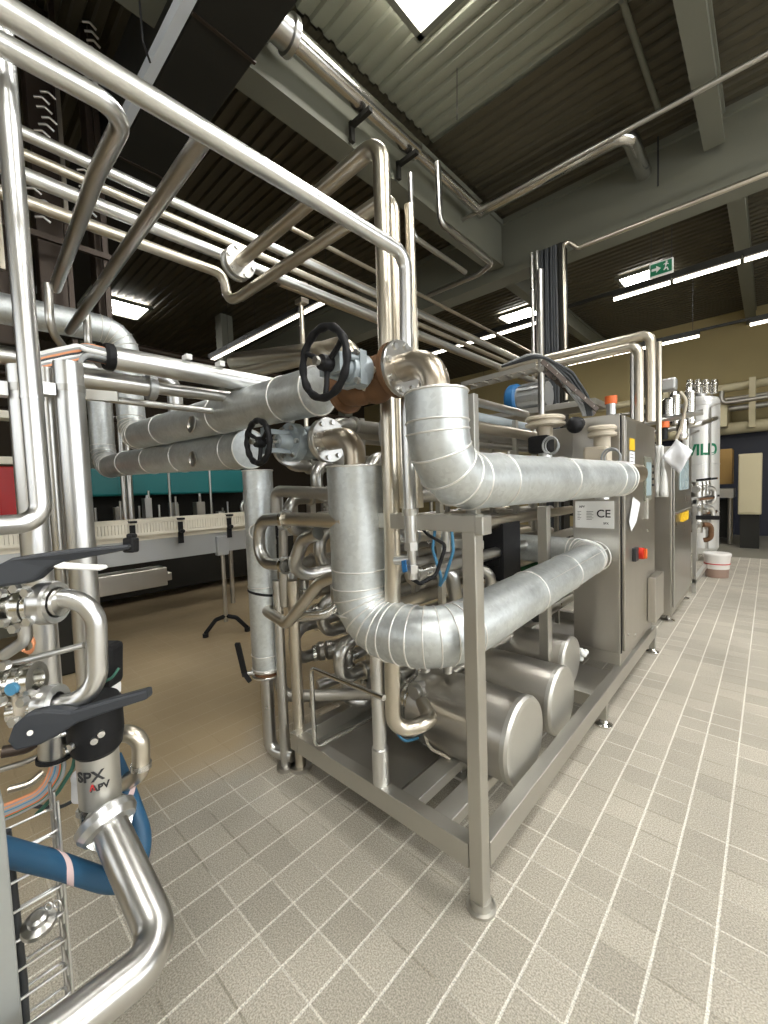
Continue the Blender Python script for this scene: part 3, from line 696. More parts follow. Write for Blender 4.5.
# steel elbow with flange feeding it, then valve
def valve_set():
    yv = 1.10; zf = at(400, 369, y=yv).z
    xf = at(403, 369, y=yv).x
    t = thing('pipe_elbow', (u0.x, yv, u0.z), 'brownish steel elbow from the big handwheel valve into the upper clad pipe', 'elbow')
    MB().tube([(u0.x, yv, u0.z-.02), (u0.x, yv, zf), (xf, yv, zf)], .045, .085, 10, 24).build('bend', tint, t)
    flange(t, (xf, yv, zf), -X, .093, .018, steel, 8)
    t = thing('gate_valve', (xf-.11, yv, zf-.1), 'rusty iron valve with large black handwheel above the clad pipes', 'valve')
    flange(t, (xf-.018, yv, zf), -X, .093, .022, rust, 0, name='flange')
    vx = xf-.125
    MB().lathe([(.05, 0), (.055, .02), (.068, .05), (.068, .11), (.055, .14), (.05, .16)], (xf-.04, yv, zf), -X, 24).ball((vx, yv, zf-.02), .078, 18, (1, .9, 1)).tube([(vx, yv, zf-.02), (vx-.06, yv-.03, zf-.055), (vx-.14, yv-.01, zf-.03)], .05, .05, 6, 18).build('body', rust, t)
    flange(t, (vx-.15, yv, zf-.02), -X, .09, .02, rust, 0)
    b0 = V((vx, yv-.05, zf)); 
    MB().lathe([(0, 0), (.062, 0), (.062, .018), (0, .018)], b0-V((0, 0, 0)), -Y, 4, False).cyl(b0, b0-Y*.05, .05, 20).build('gasket_flange', beigepl, t)
    bn = MB().cyl(b0-Y*.02, b0-Y*.09, .058, 22, .045).box(b0.x-.05, b0.x+.05, b0.y-.075, b0.y-.045, b0.z-.055, b0.z+.055)
    bn.cyl(b0-Y*.08, b0-Y*.135, .034, 18).tube([b0+V((.035, -.07, .03)), b0+V((.035, -.15, .02))], .010, seg=8).tube([b0+V((-.035, -.07, -.03)), b0+V((-.035, -.15, -.02))], .010, seg=8).box(b0.x-.05, b0.x+.05, b0.y-.165, b0.y-.145, b0.z-.03, b0.z+.03)
    bo = bn.build('bonnet', greyiron, t)
    for sx_, sz_ in ((-1, -1), (-1, 1), (1, -1), (1, 1)): MB().hexa(b0+V((sx_*.04, -.075, sz_*.045)), -Y, .011, .012).build('bolt', steel, bo)
    wc = V((vx+.004, at(323, 363, x=vx).y, at(323, 363, x=vx).z))
    MB().cyl(b0-Y*.05, wc-Y*.035, .012, 14).build('stem', polish, t)
    hw(t, wc, Y, .107, .0125, .024)
    return vx, yv, zf
def hw(parent, c, ax, R, r, hub):
    h = MB().torus(c, ax, R, r, 72, 10, bumpy=.12); u, w_, a = frame(ax)
    for k in range(3):
        th = PI/2+2*PI*k/3; d_ = u*math.cos(th)+w_*math.sin(th)
        h.tube([c+d_*hub*.8+a*.012, c+d_*R*.6+a*.008, c+d_*R], r*.72, .03, 4, 10)
    o = h.build('handwheel', black, parent)
    MB().lathe([(0, -.022), (hub, -.022), (hub*1.1, 0), (hub, .022), (0, .022)], c+a*.01, ax, 20).build('hub', black, o)
    MB().hexa(c-a*.024, -a, hub*.6, .012).build('nut', steel, o)
valve_set()
def valve_set2():
    yv = 1.2; c = at(330, 440, y=yv); zf = c.z; xf = c.x
    xt = at(355, 466, y=yv).x; zt = at(355, 466, y=yv).z
    t = thing('pipe_elbow', (xt, yv, zt), 'steel elbow from the small handwheel valve into the lower clad pipe', 'elbow')
    MB().tube([(xt, yv, zt-.03), (xt, yv, zf), (xf, yv, zf)], .045, .080, 10, 24).build('bend', tint, t)
    flange(t, (xf, yv, zf), -X, .098, .018, steel, 8)
    t = thing('gate_valve', (xf-.12, yv, zf-.1), 'grey valve with small black handwheel above the lower clad pipe', 'valve')
    flange(t, (xf-.020, yv, zf), -X, .095, .018, steel, 0)
    vx = xf-.16
    MB().lathe([(.05, 0), (.06, .03), (.075, .08), (.075, .16), (.06, .2), (.055, .26)], (xf-.038, yv, zf), -X, 24).build('body', greyiron, t)
    b0 = V((vx, yv-.06, zf))
    bn = MB().cyl(b0, b0-Y*.045, .085, 30).cyl(b0-Y*.045, b0-Y*.10, .04, 20, .03).box(b0.x-.012, b0.x+.012, b0.y-.16, b0.y-.045, b0.z-.05, b0.z-.03).box(b0.x-.012, b0.x+.012, b0.y-.16, b0.y-.045, b0.z+.03, b0.z+.05).box(b0.x-.02, b0.x+.02, b0.y-.17, b0.y-.15, b0.z-.055, b0.z+.055)
    bo = bn.build('bonnet', greyiron, t)
    for k in range(6): MB().hexa(b0+V((math.cos(k*PI/3)*.068, -.045, math.sin(k*PI/3)*.068)), -Y, .011, .012).build('bolt', steel, bo)
    p = at(258, 442, x=vx); wc = V((vx, p.y, p.z))
    MB().cyl(b0-Y*.09, wc-Y*.03, .011, 14).build('stem', polish, t)
    hw(t, wc, Y, .088, .0125, .022)
    flange(t, (xf-.30, yv, zf), -X, .095, .018, steel, 0)
    return xt, zt, vx, zf
xt, zt, vx2, zf2 = valve_set2()
l1 = V((xt-.015, 1.22, .925))
ins_pipe('insulated_pipe', 'lower aluminium clad pipe bending behind the front post and on toward the cabinet',
         [(xt, 1.2, zt), l1, (-.895, 1.245, .925), (-.838, 2.97, 1.02), (-1.45, 3.00, 1.03)], .118, .17, 6, [(0, .63), (0, .9), (2, .42), (2, .68), (2, .97)], r_end=.098, seam_line=(2, 3, (.085, 0, .06)))
# insulated pipes running off to the left
pa, pb = at(318, 391, y=1.10), at(133, 437, y=1.10)
ql = ins_pipe('insulated_pipe', 'upper clad pipe running left behind the large handwheel', [pa, pb, V((pb.x-.05, 1.10, 2.78)), V((pb.x-.05, .2, 2.76))], .098, .16, 5, [(0, .10), (0, .36), (0, .72), (0, .97)])
MB().lathe([(.05, 0), (.05, .006), (.042, .008), (.042, .002), (0, .002)], at(192, 424, y=1.0), (.0, -1, .12), 24).build('inspection_cap', steel, ql)
pc, pd = at(250, 449, y=1.2), at(128, 463, y=1.2)
ql2 = ins_pipe('insulated_pipe', 'lower clad pipe running left with an elbow up behind the conduits', [pc, pd, V((at(104, 460, y=1.2).x, 1.2, pd.z)), V((at(104, 460, y=1.2).x, 1.2, 2.62))], .105, .22, 6, [(0, .08), (0, .42), (0, .70)])
MB().lathe([(.05, 0), (.05, .006), (.042, .008), (.042, .002), (0, .002)], at(193, 459, y=1.09), (.0, -1, .0), 24).build('inspection_cap', steel, ql2)
pipe('dull steel pipe under the big clad pipe at upper left', [(-3.95, .2, 2.52), (-3.95, 1.55, 2.55), (-3.95, 1.55, 1.9)], .065, .12, steel_b)
for k, px in enumerate((122, 128)):
    p = at(px, 460, y=1.45); pipe('upright steel pipe behind the left clad pipes, %s of two' % ['left', 'right'][k], [(p.x, 1.45, 1.0), (p.x, 1.45, 2.3)], .028, m=steel)
# the two short steel pipes curving behind the big valve
for k, (a_, b_) in enumerate((((345, 345), (235, 375)), ((330, 352), (235, 362)))):
    p, q = at(*a_, y=1.5), at(*b_, y=1.5); pipe('steel pipe slanting behind the big handwheel, %s one' % ['front', 'rear'][k], [p+V((.12, .1, -.25)), p, q], .05 if k == 0 else .06, .1, steel_w)

# tall flanged pipes on the front of the skid
ztop = 2.80
def flanged():
    xa = at(390, 480, y=1.24).x; p = at(236, 259, z=ztop); q = at(380, 150, y=1.24)
    b0 = at(392, 660, y=1.27); b1 = at(393, 733, y=1.27); b2 = at(432, 722, y=1.40); b3 = at(418, 694, y=1.75)
    t = thing('process_pipe', (xa, 1.24, ZB1), 'tallest steel pipe, a hook at its foot, running left at its top to a flange', 'pipe')
    MB().tube([(b3.x-.1, b3.y+.1, b3.z), b3, b2, b1, b0, (xa, 1.24, 1.2), (q.x+.005, 1.24, ztop+.02), (p.x, 1.26, ztop)], .033, .085, 10, 24).build('tube', steel_w, t)
    flange(t, (p.x, 1.26, ztop), -X, .09, .02, steel, 6, br=.013)
    flange(t, (p.x-.045, 1.26, ztop), -X, .09, .02, steel, 0)
    MB().cyl((p.x-.02, 1.26, ztop), (p.x-.05, 1.26, ztop), .08, 24).build('gasket', cast, t)
    return p
fp = flanged()
xq = at(398, 420, y=1.31).x; q = at(392, 196, y=1.31); p2 = at(234, 297, z=2.66)
pipe('second tall steel pipe just behind the tallest one, bent left', [(xq, 1.31, 1.42), (q.x, 1.31, 2.66), (p2.x+.03, 1.31, 2.66)], .030, .08, steel_w, 'process_pipe')
pipe('third slim upright pipe beside the second tall one', [(xq+.055, 1.36, 1.42), (q.x+.045, 1.36, 2.62)], .020, .07, steel_w, 'process_pipe')
# diagonal pipe over the camera's left, drops in front of flange
dz = 2.336
xe = at(410, 500, y=1.205).x
td = thing('process_pipe', (-.97, .6, dz), 'long diagonal overhead pipe that turns down beside the flange', 'pipe')
MB().tube([(-.968, -.6, dz), (-.97, 1.205, dz), (-.985, 1.205, 1.7), (xe, 1.205, 1.30)], .0235, .06, 10, 22).build('tube', steel_b, td)
MB().cyl((xe, 1.205, 1.40), (xe, 1.205, 1.425), .031, 16).build('pipe_clip', frame_m, td)
tb = thing('ball_valve', (xe, 1.205, 1.2), 'small ball valve with blue lever below the diagonal pipe', 'valve')
MB().cyl((xe, 1.205, 1.302), (xe, 1.205, 1.16), .017, 14).hexa((xe, 1.205, 1.27), Z, .028, .03).hexa((xe, 1.205, 1.185), Z, .026, .03).tube([(xe, 1.205, 1.235), (xe-.07, 1.19, 1.225)], .016, seg=12).build('body', steel_b, tb)
pb_ = at(406, 572, y=1.17); MB().bar((xe-.012, 1.172, 1.235), (pb_.x, 1.165, pb_.z), .024, .006, -Y).build('lever', blue, tb, .004)
pipe('black hose looping from the small ball valve', [(xe, 1.205, 1.16), at(420, 584, y=1.3), at(436, 575, y=1.4), at(446, 545, y=1.5), at(428, 535, y=1.6), at(402, 505, y=1.6)], .008, .06, black, 'hose', 'hose', seg=10)
# filter regulator
p = at(444, 525, y=1.7); t = thing('air_regulator', p, 'black air filter regulator with blue hoses behind the top beam', 'regulator')
MB().box(p.x-.06, p.x+.06, p.y-.03, p.y+.03, p.z-.02, p.z+.04).build('head', black, t, .006)
MB().cyl(p+V((.01, 0, -.02)), p+V((.01, 0, -.13)), .026, 16, .022).build('bowl', steel_b, t)
for s_ in (-.045, .05): MB().tube([p+V((s_, -.01, -.01)), p+V((s_*1.3, -.02, -.12)), p+V((s_*.2, -.02, -.26)), p+V((-.02, -.02, -.3))], .008, .08, 6, 8).build('air_hose', bluehose, t)
x_ = at(378, 690, y=1.245).x
t = thing('support_pipe', (x_, 1.245, ZB1), 'thick support pipe with sleeve standing on the front beam under the lower clad elbow', 'pipe')
MB().tube([(x_, 1.245, ZB1), (x_, 1.245, .80)], .030, seg=24).build('tube', steel_b, t)
MB().lathe([(.030, .16), (.036, .155), (.036, 0), (.030, 0)][::-1], (x_, 1.245, ZB1), Z, 24).build('sleeve', steel_b, t)
# guard tube
pipe('bent thin tube guard at the left front of the skid', [at(384, 698, y=1.15), at(311, 668, y=1.19), at(315, 747, y=1.19), at(378, 715, y=1.62)], .011, .035, polish, 'guard_tube', 'tube', seg=12)

# left front upright legs
for k, (px, r, y, m_) in enumerate(((301, .030, 1.29, steel_w), (286, .026, 1.26, steel))):
    b = at(px, 768, z=0); yy = b.y
    pt = at(px-4, 600, y=yy)
    t = thing('support_pipe', (b.x, yy, 0), ['thick upright pipe leg standing on the tiles left of the skid', 'slimmer upright pipe leg beside the thick one'][k], 'pipe')
    MB().tube([(b.x, yy, .02), (b.x, yy, pt.z+.1)], r, seg=20).build('tube', m_, t)
    MB().cyl((b.x, yy, 0), (b.x, yy, .02), r*1.9, 20).build('foot_plate', steel_d, t)
    MB().lathe([(r, 0), (r*1.12, 0), (r*1.12, .02), (r, .02)], (b.x, yy, pt.z-.12 if k else .13), Z, 20).build('clamp', black if k else steel, t)
# insulated upright with butterfly valve
iv0, iv1 = at(262, 476, y=1.2), at(263, 664, y=1.2)
xi = (iv0.x+iv1.x)/2
ti = ins_pipe('insulated_pipe', 'upright clad pipe with black strap left of the skid', [(xi, 1.2, iv0.z+.03), (xi, 1.2, iv1.z)], .078, 0, seams=[(0, .58), (0, .93)])
MB().torus((xi, 1.2, iv0.z-.63), (.1, .2, 1), .079, .007, 32, 8).build('strap', black, ti)
mbp = MB().torus((xi+.058, 1.145, 1.3), (.72, -.69, 0), .04, .004, 28, 6); o_ = mbp.build('inspection_ring', bead_m, ti)
tv = thing('butterfly_valve', (xi, 1.2, iv1.z-.06), 'butterfly valve with black lever under the upright clad pipe', 'valve')
flange(tv, (xi, 1.2, iv1.z-.004), -Z, .082, .012, steel, 6, rust, .009)
flange(tv, (xi, 1.2, iv1.z-.036), -Z, .082, .012, steel, 0)
MB().cyl((xi, 1.2, iv1.z-.016), (xi, 1.2, iv1.z-.036), .07, 24).build('body', rust, tv)
lv = at(245, 672, y=1.1); lt = at(234, 650, y=1.02)
MB().cyl((xi, 1.2, iv1.z-.026), (lv.x, 1.1, iv1.z-.026), .012, 12).build('stem', steel, tv)
MB().bar((lv.x, 1.1, iv1.z-.04), (lt.x, 1.04, lt.z+.03), .028, .018).bar((lv.x+.01, 1.12, iv1.z-.07), (lv.x, 1.09, iv1.z-.01), .035, .025).build('lever', black, tv, .004)
zb = iv1.z-.05
pipe('steel pipe from the butterfly valve down to a floor elbow', [(xi-.01, 1.2, zb), (xi-.01, 1.2, .07), (xi+.14, 1.25, .07)], .034, .06, steel)
pipe('steel elbow joining the butterfly valve to the skid', [(xi+.03, 1.25, zb), (xi+.03, 1.27, .36), (xi+.4, 1.6, .36)], .032, .07, steel_d)

# tubular heat exchanger: stacked tubes along Y with return bends at the front
def exchanger():
    t = thing('heat_exchanger', (-1.62, 2.4, ZB1), 'stack of horizontal steel tubes with return bends behind the clad pipes', 'heat exchanger')
    xs = (-2.14, -1.93, -1.72, -1.50, -1.32)
    for i, x in enumerate(xs):
        y0 = 1.60+.06*(i % 2)
        for j in range(8):
            z = .46+.2*j
            if i == 4 and j in (1, 2): continue
            MB().tube([(x, y0, z), (x, 3.9, z)], .036, seg=14).build('tube', [steel_d, steel, steel_w][(i+j) % 3], t)
            MB().lathe([(.036, 0), (.05, 0), (.05, .018), (.036, .018)], (x, y0+.02, z), Y, 18).build('tube_clamp', steel, t)
        for j in ((0, 2, 4, 6), (1, 3, 5))[i % 2]:
            z = .46+.2*j
            if i == 4 and j in (0, 2): continue
            MB().tube([(x, y0, z), (x, y0-.14, z), (x, y0-.14, z+.2), (x, y0, z+.2)], .036, .09, 8, 16).build('return_bend', steel, t)
    for y in (2.0, 3.0, 3.8):
        for x in (-2.035, -1.825, -1.61, -1.41): MB().box(x-.015, x+.015, y-.02, y+.02, ZB1 if x > -1.84 else 0, 1.98).build('support', frame_m, t)
exchanger()
# front tangle left of the lower clad pipe (individual pipes)
def P_(px, py, y): return at(px, py, y=y)
pipe('dark horizontal pipe at the top of the front tangle, bent down', [P_(276, 520, 1.2), P_(276, 491, 1.2), P_(345, 494, 1.22)], .029, .04, steel_d)
t = thing('process_pipe', P_(255, 540, 1.1), 'C shaped return pipe curving left in front of the upright clad pipe', 'pipe')
MB().tube([P_(284, 519, 1.1), P_(259, 520, 1.1), P_(259, 563, 1.1), P_(284, 565, 1.1)], .030, .095, 10, 20).build('tube', steel, t)
for py in (519, 565): c_ = P_(285, py, 1.1); MB().lathe([(.030, 0), (.042, 0), (.042, .022), (.030, .022)], c_-X*.005, X, 20).build('clamp', polish, t)
pipe('bright horizontal pipe joined to the C shaped return', [P_(287, 519, 1.1), P_(345, 521, 1.12)], .031, m=steel_w)
pipe('short bent pipe curving between the return bends', [P_(318, 533, 1.13), P_(303, 539, 1.13), P_(293, 567, 1.13), P_(306, 575, 1.2), P_(340, 568, 1.4)], .031, .12, steel)
pipe('polished pipe bent in a wide V below the return bends', [P_(345, 573, 1.15), P_(320, 582, 1.14), P_(287, 624, 1.10), P_(266, 611, 1.16), P_(284, 602, 1.35)], .027, .09, steel_w)
pipe('polished horizontal pipe at the foot of the V shaped pipe', [P_(292, 617, 1.14), P_(326, 614, 1.18), P_(345, 600, 1.25)], .025, .06, polish)
pipe('upright steel pipe stub between the return bends', [P_(283, 530, 1.24), P_(284, 606, 1.24)], .024, m=steel_d)
pipe('horizontal steel pipe low behind the guard tube, upper one', [P_(318, 686, 1.75), P_(380, 660, 2.2)], .04, m=steel)
pipe('horizontal steel pipe low behind the guard tube, lower one', [P_(312, 707, 1.7), P_(345, 692, 2.0)], .036, m=steel)
t = thing('process_pipe', P_(347, 690, 1.6), 'upright pipe with clamped joint behind the guard tube', 'pipe')
MB().tube([P_(347, 640, 1.6), P_(347, 700, 1.6), P_(368, 702, 1.7), P_(374, 680, 1.8)], .036, .06, 8, 18).build('tube', steel, t)
for py in (650, 668): MB().lathe([(.036, 0), (.05, 0), (.05, .02), (.036, .02)], P_(347, py, 1.6), Z, 18).build('clamp', polish, t)
t = thing('diaphragm_valve', P_(330, 650, 1.75), 'round ribbed steel valve body below the tangle', 'valve')
c_ = P_(332, 650, 1.7)
MB().lathe([(0, 0), (.05, 0), (.06, .02), (.06, .05), (.045, .06), (.06, .07), (.06, .10), (.04, .12), (0, .12)], c_+Y*.02, (-.5, -.85, 0), 24).build('body', steel_d, t)
MB().lathe([(.04, 0), (.05, .0), (.05, .02), (.04, .02)], c_+V((-.04, -.1, 0)), (-.5, -.85, 0), 24).build('clamp', polish, t)
# joints and small fittings in the tangle
for k, (px, py, y, ax, lab) in enumerate(((367, 676, 1.8, (1, .3, 0), 'clamped pipe union behind the upright front pipe'), (304, 590, 1.45, Z, 'steel union under the short bent pipe'), (318, 612, 1.5, X, 'steel union beside the polished V pipe'), (425, 662, 1.75, Z, 'small steel union above the first pump'))):
    c_ = P_(px, py, y); t = thing('pipe_union', c_, lab, 'fitting')
    MB().cyl(c_-V(ax).normalized()*.06, c_+V(ax).normalized()*.06, .03, 18).build('tube', steel, t)
    MB().lathe([(.03, 0), (.047, 0), (.05, .008), (.05, .02), (.047, .028), (.03, .028)], c_-V(ax).normalized()*.014, ax, 22).build('clamp', polish, t)
    MB().cyl(c_+V((.0, -.05, .03)), c_+V((0, -.05, -.03)), .008, 10).build('wing_nut', polish, t)
for k, (pts, r, lab) in enumerate((
    ([P_(404, 660, 1.9), P_(432, 655, 1.9), P_(446, 660, 1.9), P_(446, 690, 1.9)], .028, 'steel bend rising behind the first pump'),
    ([P_(448, 640, 1.75), P_(448, 672, 1.75)], .026, 'short upright steel stub above the first pump'),
    ([P_(400, 560, 1.9), P_(452, 572, 2.1), P_(456, 600, 2.1)], .042, 'thick steel bend behind the black hose'),
    ([P_(440, 560, 2.2), P_(490, 572, 2.4), P_(492, 600, 2.4)], .034, 'steel bend behind the front post'),
    ([P_(395, 600, 2.0), P_(460, 590, 2.6)], .03, 'level steel pipe above the lower clad elbow'),
)): pipe(lab, pts, r, .07, steel)
pipe('thin bright corrugated hose between the first two pumps', [P_(440, 648, 2.05), P_(448, 660, 2.0), P_(462, 655, 2.05), P_(466, 640, 2.1)], .014, .03, polish, 'corrugated_hose', 'hose')
pipe('grey cable looping below the first pump', [P_(421, 715, 1.6), P_(428, 748, 1.6), P_(446, 756, 1.62), P_(460, 765, 1.7)], .008, .06, beigepl, 'cable', 'cable', seg=8)
pipe('blue cable under the thick pump inlet pipe', [P_(395, 730, 1.5), P_(404, 742, 1.5), P_(418, 738, 1.6)], .007, .04, bluehose, 'cable', 'cable', seg=8)

# black box and green crate behind front post
p = at(520, 545, y=2.7)
tag(MB().box(p.x-.20, p.x-.02, 2.5, 2.75, p.z-.22, p.z+.16).box(p.x-.13, p.x-.05, 2.495, 2.5, p.z-.12, p.z-.06).build('pump_drive', black, None, .01), 'black drive box seen between front post and rear post', 'box')
p = at(522, 566, y=3.4)
tag(MB().lathe([(0, 0), (.12, 0), (.14, .3), (.13, .3), (.0, .28)], (p.x-.05, 3.55, p.z-.16), Z, 20).build('green_container', mat('green_plastic', rgb(20, 84, 40), .5)), 'dark green round container glimpsed behind the rear post', 'container')
p = at(548, 625, y=2.75)
tag(MB().lathe([(0, 0), (.12, 0), (.13, .03), (.13, .2), (.1, .26), (0, .26)], (p.x-.25, 3.1, p.z-.08), Z, 22).build('dark_pump', duct_d), 'dark round pump in the gap left of the cabinet', 'pump')

# cabinet 1
def cabinet():
    x0, x1, y0, y1 = -1.045, -.738, 3.13, 4.15
    t = thing('control_cabinet', ((x0+x1)/2, (y0+y1)/2, ZB1), 'tall stainless control cabinet with rating plate and red switch on the skid', 'cabinet')
    MB().box(x0, x1, y0, y1, ZB1+.085, 1.95).build('body', satin, t, .006)
    MB().box(x0, x1-.004, y0+.004, y1, ZB1, ZB1+.085).build('plinth', satin, t, .003)
    d_ = MB().box(x1+.004, x1+.024, y0+.02, y1-.02, ZB1+.10, 1.935).build('door', satin, t, .005)
    MB().box(x1, x1+.006, y0, y0+.012, ZB1+.09, 1.94).build('door_seal', black, t)
    MB().bar((x1+.04, y0+.62, 1.20), (x1+.04, y0+.62, 1.36), .018, .03).box(x1+.02, x1+.03, y0+.61, y0+.63, 1.2, 1.36).build('handle', satin_l, d_, .004)
    s = MB().box(x1+.024, x1+.034, y0+.58, y0+.83, 1.34, 1.68).build('touch_panel', beam_m, d_, .004)
    MB().box(x1+.034, x1+.037, y0+.62, y0+.79, 1.38, 1.64).build('screen', screen_m, s)
    for k in range(4): MB().box(x1+.024, x1+.04, y0+.86, y0+.88, 1.45+.05*k, 1.47+.05*k).build('push_button', ink, d_)
    ps = at(636, 553, x=x1+.024)
    sb = MB().box(x1+.024, x1+.05, ps.y-.12, ps.y-.04, ps.z-.045, ps.z+.05).build('switch_plate', ink, d_, .004)
    MB().cyl((x1+.03, ps.y, ps.z), (x1+.075, ps.y, ps.z), .042, 24).build('main_switch', estop, d_); MB().box(x1+.075, x1+.095, ps.y-.012, ps.y+.012, ps.z-.035, ps.z+.035).build('switch_knob', orange, d_, .003)
    y_ = at(626, 425, x=x1+.024).y; ys = at(631, 443, x=x1+.024)
    MB().box(x1+.024, x1+.028, ys.y-.14, ys.y+.13, ys.z-.2, ys.z+.15).build('hatch', steel_d, d_, .003)
    MB().box(x1+.028, x1+.030, ys.y-.06, ys.y+.08, ys.z-.05, ys.z+.03).build('yellow_label', yellow, d_)
    MB().box(x1+.028, x1+.030, ys.y-.06, ys.y+.08, ys.z-.17, ys.z-.06).build('white_label', paper, d_)
    mb_ = MB()
    for k in range(4): mb_.box(x1+.030, x1+.0305, ys.y-.045, ys.y+.06-.02*(k % 2), ys.z-.155+.025*k, ys.z-.150+.025*k)
    mb_.build('label_print', ink, d_)
    mb_ = MB()
    for (yy, zz) in ((y0+.1, ZB1+.2), (y1-.12, ZB1+.2), (y0+.3, ZB1+.14)): mb_.cyl((x1+.024, yy, zz), (x1+.03, yy, zz), .012, 12)
    mb_.build('lock', steel_d, d_)
    # rating plate on the near side
    a_ = at(572, 502, y=y0-.004); b_ = at(613, 528, y=y0-.004)
    pl = MB().box(x0+.02, x0+.27, y0-.006, y0-.001, b_.z-.005, a_.z+.005).build('rating_plate', white, t)
    w0 = x0+.02; zc = (a_.z+b_.z)/2
    lettering(MB(), 'CE', .075, (w0+.185, y0-.0065, zc+.005), X, Z, .001, 1.0).build('ce_mark', ink, pl)
    for xa_, xb_ in ((.075, .12), (.015, .04)):
        for k in range(6): MB().box(w0+xa_, w0+xb_-.01*(k % 2), y0-.0067, y0-.006, zc+.02-.011*k, zc+.0225-.011*k).build('printed_line', ink, pl)
    lettering(MB(), 'APV', .022, (w0+.045, y0-.0065, zc+.055), X, Z, .0004).build('maker_lettering', ink, pl)
    lettering(MB(), 'SPX', .02, (w0+.20, y0-.0065, zc-.06), X, Z, .0004).build('maker_lettering', ink, pl)
    MB().box(x0-.23, x0, y0+.02, y1, 1.42, 1.9).build('side_box', satin, t, .005)
    MB().cyl((x1+.024, y1-.3, 1.1), (x1+.03, y1-.3, 1.1), .01, 8).build('rivet', steel_d, d_)
cabinet()
# sheet of paper stuck on the cabinet, cover box on the side
xp = -.70
q0 = [at(*a_, x=xp) for a_ in ((633, 497), (640, 503), (636, 522), (631, 531), (629, 522))]
mbp = MB(); mbp.prism([(v.y, v.z) for v in q0], (xp, 0, 0), Y, Z, (.003, 0, 0)); tag(mbp.build('paper_sheet', paper), 'white paper sheet hanging below the clad pipe end on the cabinet door', 'paper')
p = at(655, 592, x=-.69)
tag(MB().box(-.712, -.655, p.y-.17, p.y+.17, p.z-.21, p.z+.15).build('cover_box', satin, None, .006), 'slim vertical steel cover box on the lower cabinet door', 'box')

# top of skid: actuators with disc tops, blue motor, cable trays, pipes
def actuator(px, py, y, lab, w_=.13, mo=black):
    p = at(px, py, y=y); t = thing('disc_actuator', p, lab, 'actuator')
    MB().lathe([(0, -.02), (w_*.9, -.02), (w_, -.012), (w_, .004), (w_*.85, .008), (w_*.85, .02), (w_, .024), (w_, .04), (w_*.9, .05), (0, .052)], p, Z, 32).build('disc', beigepl, t)
    MB().cyl(p+V((0, 0, -.10)), p+V((0, 0, -.02)), .05, 18).build('neck', beigepl, t)
    MB().box(p.x-.10, p.x+.05, p.y-.07, p.y+.05, p.z-.2, p.z-.08).build('drive', mo, t, .02)
    MB().cyl(p+V((0, 0, -.42)), p+V((0, 0, -.2)), .045, 16).build('stem_pipe', steel_b, t)
    MB().torus(p+V((.08, -.12, -.16)), (.2, 1, 0), .055, .007, 28, 6).torus(p+V((.09, -.115, -.165)), (.25, 1, .1), .05, .006, 28, 6).build('coiled_cable', greycable, t)
actuator(545, 424, 2.9, 'beige disc actuator with black drive above the upper clad pipe')
actuator(602, 434, 2.95, 'smaller beige disc actuator in front of the grey cabinet', .085, beigepl)
p = at(575, 425, y=2.9); tag(MB().ball(p, .055, 16, (1, 1, 1)).cyl(p, p+V((0, .08, .02)), .04, 14).build('drive_knob', black), 'black rounded drive between the two disc actuators', 'drive')
p = at(527, 398, y=4.5)
t = thing('electric_motor', p, 'grey electric motor with blue fan end above the skid', 'motor')
MB().lathe([(0, 0), (.15, 0), (.17, .03), (.17, .1), (.15, .12), (0, .12)], p+V((-.2, 0, 0)), X, 28).build('fan_cover', blue, t)
mb = MB().cyl(p+V((-.08, 0, 0)), p+V((.24, 0, 0)), .135, 28)
for k in range(14): a_ = 2*PI*k/14; mb.obox(p+V((.08, math.cos(a_)*.14, math.sin(a_)*.14)), (.14, 0, 0), (0, math.cos(a_)*.012, math.sin(a_)*.012), (0, -math.sin(a_)*.004, math.cos(a_)*.004))
mb.build('housing', cast, t)
tag(MB().box(p.x-.5, p.x+.75, 4.3, 4.7, p.z-.21, p.z-.15).box(p.x-.45, p.x-.38, 4.35, 4.65, 0, p.z-.21).build('motor_platform', steel_d, None, .004), 'steel shelf carrying the blue ended motor', 'shelf')
for k, (px0, py0, px1, py1, y, r, lab) in enumerate(((480, 403, 505, 409, 2.0, .03, 'upper level pipe left of the blue ended motor'), (480, 419, 530, 428, 2.2, .042, 'thick level pipe left of the disc actuator'), (480, 430, 515, 436, 2.2, .014, 'thin level pipe under the thick one'), (480, 445, 530, 449, 2.4, .02, 'lowest level pipe left of the disc actuator'))):
    a_ = at(px0, py0, x=-1.5); pipe(lab, [(a_.x, 1.7, a_.z), (a_.x, 3.4, a_.z)], r, m=[steel, greyiron, steel_b, steel][k])
# ladder cable trays
def tray(a_, b_, w_, lab, side, sloped=False):
    a_, b_ = V(a_), V(b_); t = thing('cable_tray', a_, lab, 'cable tray'); s_ = V(side).normalized()*w_/2
    for s2 in (-1, 1): MB().bar(a_+s_*s2, b_+s_*s2, .006, .035).build('side_rail', machine_d if sloped else steel_d, t)
    n = int((b_-a_).length/.09); mb_ = MB()
    for k in range(n): q_ = a_.lerp(b_, (k+.5)/n); mb_.bar(q_-s_, q_+s_, .02, .012); mb_.build('rung', steel_d, t); mb_ = MB()
    return t
za = at(466, 386, y=2.9).z
tray((at(466, 386, y=2.9).x, 2.9, za), (at(540, 366, y=2.9).x, 2.9, za+.02), .14, 'level cable tray above the skid left of the column', Y)
a_ = at(541, 364, y=3.0); b_ = at(596, 412, y=3.35)
tray(a_, b_, .10, 'sloping cable tray leading down to the grey cabinet', V((.5, -1, .2)), True)
